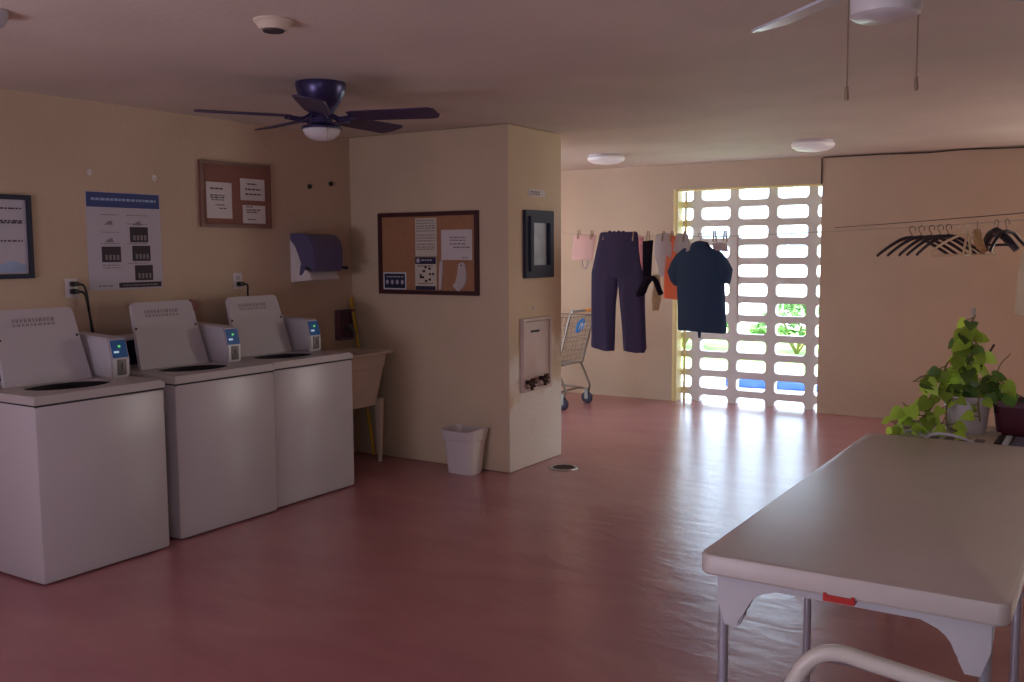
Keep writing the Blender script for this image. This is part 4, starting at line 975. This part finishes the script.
# moulded end bracket: straight under-rail that curves down into a plate at each leg
def end_bracket(yc):
    zt_, xl, xr = 0.672, TX0+0.035, TX1-0.035
    out = [(xl, zt_), (xr, zt_), (xr-0.005, 0.60), (xr-0.02, 0.535), (xr-0.06, 0.535)]
    for a in range(0, 91, 15):  # right inner curve
        out.append((xr-0.16+0.085*math.cos(R(a)), 0.565+0.085*math.sin(R(a))))
    for a in range(90, 181, 15):
        out.append((xl+0.16+0.085*math.cos(R(a)), 0.565+0.085*math.sin(R(a))))
    out += [(xl+0.06, 0.535), (xl+0.02, 0.535), (xl+0.005, 0.60)]
    bm = NB(); prism(bm, out, yc-0.016, yc+0.016, 'Y')
    bmesh.ops.bevel(bm, geom=[e for e in bm.edges if abs(e.verts[0].co.y-e.verts[1].co.y) < 1e-5], offset=0.005, segments=2, affect='EDGES')
    return finish(bm, 'leg_bracket', 'table_side', t)
for yc in (2.435, 4.30): end_bracket(yc)
for x in (TX0+0.052, TX1-0.052):
    for yc in (2.435, 3.27, 4.30): T_('leg', 'tube', t, [(x, yc, 0.0), (x, yc, 0.68)], 0.0135, 12)
bm = NB()
for yc in (2.435, 3.27, 4.30): tube(bm, [(TX0+0.052, yc, 0.14), (TX1-0.052, yc, 0.14)], 0.010, 8)
finish(bm, 'leg_crossbars', 'tube', t)
bm = NB(); prism(bm, [(-0.597, 0.669), (-0.522, 0.669), (-0.522, 0.689), (-0.530, 0.689), (-0.530, 0.684), (-0.589, 0.684), (-0.589, 0.689), (-0.597, 0.689)], TY0-0.006, TY0+0.04, 'Y')
tag(finish(bm, 'latch', 'red_latch', t, sm=False), 'red latch')

# ------------------------------------------------------------------ plant bench beyond the table
BX0, BX1, BY0, BY1, BZ = -0.88, 0.25, 4.47, 5.05, 0.695
t = thing('plant_bench', 'low table just beyond the white table carrying the pots', 'table', (-0.3, 4.75, 0))
B_('top', 'wood_bench', t, BX0, BX1, BY0, BY1, BZ-0.03, BZ, bevel=0.006)
for x in (BX0+0.05, BX1-0.05):
    for y in (BY0+0.05, BY1-0.05): B_('leg', 'wood_bench', t, x-0.022, x+0.022, y-0.022, y+0.022, 0, BZ-0.031)
def leafmesh(bm, c, d, up, size, curl=0.25):
    """heart-shaped leaf: c base, d direction, up normal"""
    d = d.normalized(); side = d.cross(up).normalized(); nrm = side.cross(d)
    outl = [(0.0, 0.0), (-0.10, 0.22), (0.02, 0.42), (0.28, 0.47), (0.58, 0.36), (0.84, 0.16), (1.03, 0.0)]
    mid = [bm.verts.new(c + d*size*x - nrm*size*curl*max(x, 0)**2) for x in (0.0, 0.12, 0.28, 0.5, 0.78, 1.03)]
    for sg in (-1, 1):
        rim = [bm.verts.new(c + d*size*x + side*sg*size*y*0.95 + nrm*size*(0.16*y - curl*max(x, 0)**2)) for x, y in outl[1:-1]]
        ch = [mid[0]] + rim + [mid[-1]]
        for i in range(len(ch)-1):
            a, b = ch[i], ch[i+1]; m0 = mid[min(i, 5)]; m1 = mid[min(i+1, 5)]
            vs = []
            for v in (a, b, m1, m0):
                if v not in vs: vs.append(v)
            if len(vs) >= 3:
                try: bm.faces.new(vs)
                except ValueError: pass
t = thing('potted_pothos', 'leafy green pothos on a stake in a white pot beyond the table', 'plant', (-0.615, 4.76, BZ+0.012))
px, py, pz = -0.580, 4.76, BZ+0.012
bm = NB(); lathe(bm, [(0.0, pz), (0.078, pz), (0.083, pz+0.02), (0.098, pz+0.15), (0.102, pz+0.155), (0.102, pz+0.17), (0.095, pz+0.17), (0.091, pz+0.14), (0.0, pz+0.14)], 36, (px, py, 0)); pot = finish(bm, 'pot', 'pot_white', t)
bm = NB(); lathe(bm, [(0.0, pz+0.152), (0.089, pz+0.15), (0.0905, pz+0.142)], 24, (px, py, 0)); finish(bm, 'soil', 'soil', pot)
T_('stake', 'stake', t, [(px+0.0, py, pz+0.13), (px+0.01, py+0.01, 1.27)], 0.009, 8)
T_('dark_stick', 'grey_wire', t, [(px+0.05, py, pz+0.3), (px+0.10, py+0.01, 1.11)], 0.005, 6)
rn = random.Random(21)
stems = NB(); fol = NB(); fold_ = NB()
def vine(pts, leaves, size, dark=0.25):
    P = smooth(pts, 8); tube(stems, P, 0.0035, 5)
    for k in range(leaves):
        p = P[int((k+0.6)/leaves*(len(P)-1))]
        d = Vector((rn.uniform(-1, 1), rn.uniform(-1.0, 0.5), rn.uniform(-0.55, 0.35)))
        pe = p + d.normalized()*rn.uniform(0.02, 0.05)
        tube(stems, [p, pe], 0.002, 4)
        upv = Vector((rn.uniform(-0.4, 0.4), -0.9, rn.uniform(0.2, 0.9)))
        leafmesh(fold_ if rn.random() < dark else fol, pe, d + Vector((0, 0, -0.35)), upv, size*rn.uniform(0.75, 1.2))
top = (px, py, pz+0.15)
vine([top, (px-0.03, py-0.03, 0.96), (px+0.015, py-0.02, 1.06), (px-0.015, py-0.01, 1.15), (px+0.02, py, 1.24)], 22, 0.073)
vine([top, (px+0.04, py-0.03, 0.95), (px+0.0, py-0.03, 1.02), (px+0.04, py-0.02, 1.1), (px-0.04, py-0.02, 1.17)], 19, 0.071)
vine([top, (px-0.06, py-0.02, 0.94), (px-0.09, py-0.05, 1.0), (px-0.05, py-0.05, 1.06)], 12, 0.071, 0.3)
vine([top, (px+0.09, py-0.05, 0.97), (px+0.13, py-0.07, 0.95), (px+0.17, py-0.07, 0.90)], 14, 0.075, 0.45)
vine([top, (px+0.06, py-0.09, 0.93), (px+0.06, py-0.125, 0.86), (px+0.07, py-0.13, 0.78)], 8, 0.058, 0.4)
vine([top, (px-0.10, py-0.04, 0.93), (px-0.17, py-0.07, 0.96), (px-0.22, py-0.08, 0.93)], 10, 0.071, 0.1)
vine([top, (px-0.11, py-0.09, 0.88), (px-0.15, py-0.12, 0.79), (px-0.21, py-0.14, 0.80), (px-0.25, py-0.14, 0.84)], 12, 0.066, 0.05)
vine([(px-0.12, py-0.10, 0.84), (px-0.20, py-0.16, 0.735), (px-0.25, py-0.18, 0.74), (px-0.29, py-0.18, 0.76)], 10, 0.058, 0.05)
vine([top, (px-0.06, py-0.12, 0.86), (px-0.06, py-0.16, 0.76), (px-0.01, py-0.17, 0.735)], 8, 0.049, 0.1)
tube(stems, smooth([(px+0.12, py-0.05, 0.94), (px+0.13, py-0.05, 1.02), (px+0.17, py-0.04, 1.075)], 5), 0.003, 5)
finish(stems, 'stems', 'stem', t); finish(fol, 'foliage', 'leaf', t, angle=80); finish(fold_, 'dark_foliage', 'leaf_dark', t, angle=80)

t = thing('plant_pot', 'burgundy planter right of the white plant pot', 'pot', (-0.35, 4.88, BZ))
bm = NB()
L = [[(x, y, z) for x, y in rrect(-0.49+o, -0.17-o, 4.80+o, 5.0-o, 0.03, 4)] for o, z in ((0.025, BZ+0.001), (0.008, BZ+0.13), (0.0, BZ+0.132), (0.0, BZ+0.155), (0.012, BZ+0.155), (0.016, BZ+0.13))]
rg = [[bm.verts.new(p) for p in l] for l in L]
for A, B in zip(rg, rg[1:]):
    n = len(A)
    for j in range(n): bm.faces.new((A[j], A[(j+1) % n], B[(j+1) % n], B[j]))
bm.faces.new(rg[0]); bm.faces.new(rg[-1]); finish(bm, 'planter', 'burgundy', t)
B_('soil', 'soil', t, -0.475, -0.185, 4.815, 4.985, BZ+0.10, BZ+0.142)
bm = NB()
for k in range(7):
    x = -0.46+0.04*k; tube(bm, smooth([(x, 4.87, BZ+0.14), (x+rn.uniform(-0.02, 0.02), 4.86, BZ+0.17), (x+rn.uniform(-0.03, 0.03), 4.85, BZ+0.175+rn.uniform(0, 0.02))], 4), 0.003, 5)
finish(bm, 'dry_stems', 'grey_wire', t)

# flat clutter on the bench: bag, papers, cable
bm = NB(); N = 14
grid = [[bm.verts.new((-0.845+0.20*i/N, 4.56+0.15*j/N, BZ+0.004+0.022*abs(math.sin(i*0.9+j*0.5))*math.sin(math.pi*i/N)*math.sin(math.pi*j/N)+0.006*rn.random())) for j in range(N+1)] for i in range(N+1)]
for i in range(N):
    for j in range(N): bm.faces.new((grid[i][j], grid[i+1][j], grid[i+1][j+1], grid[i][j+1]))
o = finish(bm, 'plastic_bag', 'clear_bag', None, (-0.745, 4.63, BZ)); tag(o, 'crumpled cloudy plastic bag on the bench left of the white pot', 'bag')
md = o.modifiers.new('thickness', 'SOLIDIFY'); md.thickness = 0.003; md.offset = 1
t = thing('newspaper', 'folded pale newspaper under the white plant pot', 'newspaper', (-0.56, 4.68, BZ))
B_('sheets', 'paper_warm', t, -0.72, -0.44, 4.50, 4.86, BZ, BZ+0.011, bevel=0.003)
bm = NB()
for k in range(4): box(bm, -0.70+0.06*k, -0.66+0.06*k, 4.52, 4.60, BZ+0.0111, BZ+0.0116)
finish(bm, 'printed_columns', 'print_grey', t, sm=False)
for k, (x, m, lab) in enumerate(((-0.428, 'black', 'black slim case beside the newspaper on the bench'), (-0.398, 'white_mark', 'white slim case right of the black one on the bench'))):
    tag(B_('slim_case', m, None, x-0.012, x+0.012, 4.50, 4.70, BZ, BZ+0.022, bevel=0.003, loc=(x, 4.6, BZ)), lab, 'case', 'slim cases on the bench')
tag(B_('plastic_tray', 'grey_blue', None, -0.375, -0.10, 4.50, 4.70, BZ, BZ+0.022, bevel=0.008, loc=(-0.25, 4.6, BZ)), 'grey-blue flat plastic tray in front of the burgundy planter', 'tray')
T_('hose', 'white_mark', None, smooth([(-0.72, 4.485, BZ+0.006), (-0.68, 4.484, BZ+0.035), (-0.63, 4.485, BZ+0.042), (-0.56, 4.486, BZ+0.03), (-0.5, 4.488, BZ+0.006)]), 0.006, 7, loc=(-0.72, 4.485, BZ))
tag(bpy.data.objects['hose'], 'thin white curved tubing at the front of the bench below the pothos', 'tubing')

# ------------------------------------------------------------------ chair at the bottom edge
t = thing('chair', 'white tube-framed chair with arched open back at the bottom edge', 'chair', (-0.25, 1.85, 0))
cy = 1.80
arch = smooth([(-0.56, cy+0.06, 0.45), (-0.535, cy+0.02, 0.62), (-0.50, cy, 0.715), (-0.465, cy, 0.765), (-0.42, cy, 0.782), (-0.36, cy, 0.776), (-0.2, cy, 0.757), (-0.06, cy, 0.74), (0.0, cy, 0.70), (0.03, cy+0.02, 0.60), (0.05, cy+0.06, 0.45)], 6)
bm = NB(); tube(bm, arch, 0.016, 12); finish(bm, 'back_frame', 'chair_frame', t)
bm = NB(); box(bm, -0.53, 0.02, cy+0.035, cy+0.055, 0.47, 0.60, bevel=0.008); finish(bm, 'backrest', 'vinyl', t)
bm = NB(); box(bm, -0.55, 0.04, cy+0.06, cy+0.47, 0.425, 0.46, bevel=0.014, seg=3); finish(bm, 'seat', 'vinyl', t)
for x in (-0.56, 0.05):
    bm = NB(); tube(bm, smooth([(x, cy+0.06, 0.46), (x, cy+0.0, 0.2), (x, cy-0.04, 0.0)], 4), 0.013, 10); finish(bm, 'leg', 'chair_frame', t)
    bm = NB(); tube(bm, smooth([(x, cy+0.46, 0.43), (x, cy+0.48, 0.2), (x, cy+0.50, 0.0)], 4), 0.013, 10); finish(bm, 'leg', 'chair_frame', t)
bm = NB()
for x in (-0.56, 0.05): tube(bm, [(x, cy+0.05, 0.44), (x, cy+0.46, 0.43)], 0.011, 8)
tube(bm, [(-0.56, cy+0.46, 0.43), (0.05, cy+0.46, 0.43)], 0.011, 8); finish(bm, 'seat_frame', 'chair_frame', t)

# ------------------------------------------------------------------ outside, seen through the screen
struct(B_('ground_paving', 'concrete', None, -30, 12, YF+0.23, 11.4, -0.25, -0.03))
struct(B_('ground_road', 'concrete', None, -40, 20, 19.0, 40, -0.25, -0.06))
g = B_('lawn', 'grass', None, -40, 20, 11.4, 19.0, -0.25, -0.02); tag(g, 'lawn outside beyond the breeze-block screen', 'grass', kind='stuff')
t = thing('apartment_building', 'low white building with grey windows far outside the screen', 'building', (-12, 30, -0.06))
B_('wall', 'facade', t, -34, 4, 30, 36, -0.06, 2.5)
for fl in (0,):
    for k in range(14):
        x = -32 + 2.5*k; z = 1.0+2.8*fl
        f_ = B_('window', 'win_glass', t, x, x+1.3, 29.94, 30.0, z, z+1.2)
        bm = NB(); box(bm, x+0.62, x+0.68, 29.91, 29.94, z, z+1.2); box(bm, x, x+1.3, 29.91, 29.94, z+0.57, z+0.63); finish(bm, 'glazing_bars', 'facade', f_, sm=False)
B_('roof', 'facade', t, -34.4, 4.4, 29.5, 36.4, 2.5, 2.7)
def bush(x, y, s, label, seed):
    rn = random.Random(seed); t = thing('bush', label, 'bush', (x, y, -0.02), 'bushes outside')
    bm = NB()
    for k in range(420):
        a, b, r = rn.uniform(0, 6.28), rn.uniform(-0.3, 1.3), s*rn.uniform(0.5, 1)**0.5
        c = Vector((x + r*math.cos(a)*math.cos(b), y + r*math.sin(a)*math.cos(b), 0.35*s + 0.8*r*abs(math.sin(b))))
        leafmesh(bm, c, Vector((rn.uniform(-1, 1), rn.uniform(-1, 1), rn.uniform(-0.4, 1))), Vector((rn.uniform(-.3, .3), rn.uniform(-.3, .3), 1)), 0.16*s)
    finish(bm, 'foliage', 'bush', t, sm=False)
    bm = NB()
    for k in range(5): tube(bm, [(x, y, -0.02), (x+0.4*s*math.cos(k*1.3), y+0.4*s*math.sin(k*1.3), 0.6*s)], 0.03*s, 6)
    finish(bm, 'branches', 'stem', t)
bush(-6.0, 14.6, 0.75, 'green bush outside behind the left slots of the screen', 1)
bush(-4.1, 14.4, 0.7, 'green bush outside behind the right slots of the screen', 3)
# low blue kerb stone on the paving
bm = NB(); prism(bm, [(-0.09, -0.03), (0.09, -0.03), (0.06, 0.10), (-0.06, 0.10)], -0.55, 0.55, 'X')
bmesh.ops.bevel(bm, geom=bm.edges[:], offset=0.015, segments=2, affect='EDGES'); bm.transform(Matrix.Translation((-3.3, 10.75, 0)) @ Matrix.Rotation(R(6), 4, 'Z'))
tag(finish(bm, 'wheel_stop', 'car_paint', None, (-3.3, 10.75, -0.03)), 'blue painted parking stop outside, seen through the second lowest slots', 'parking stop')
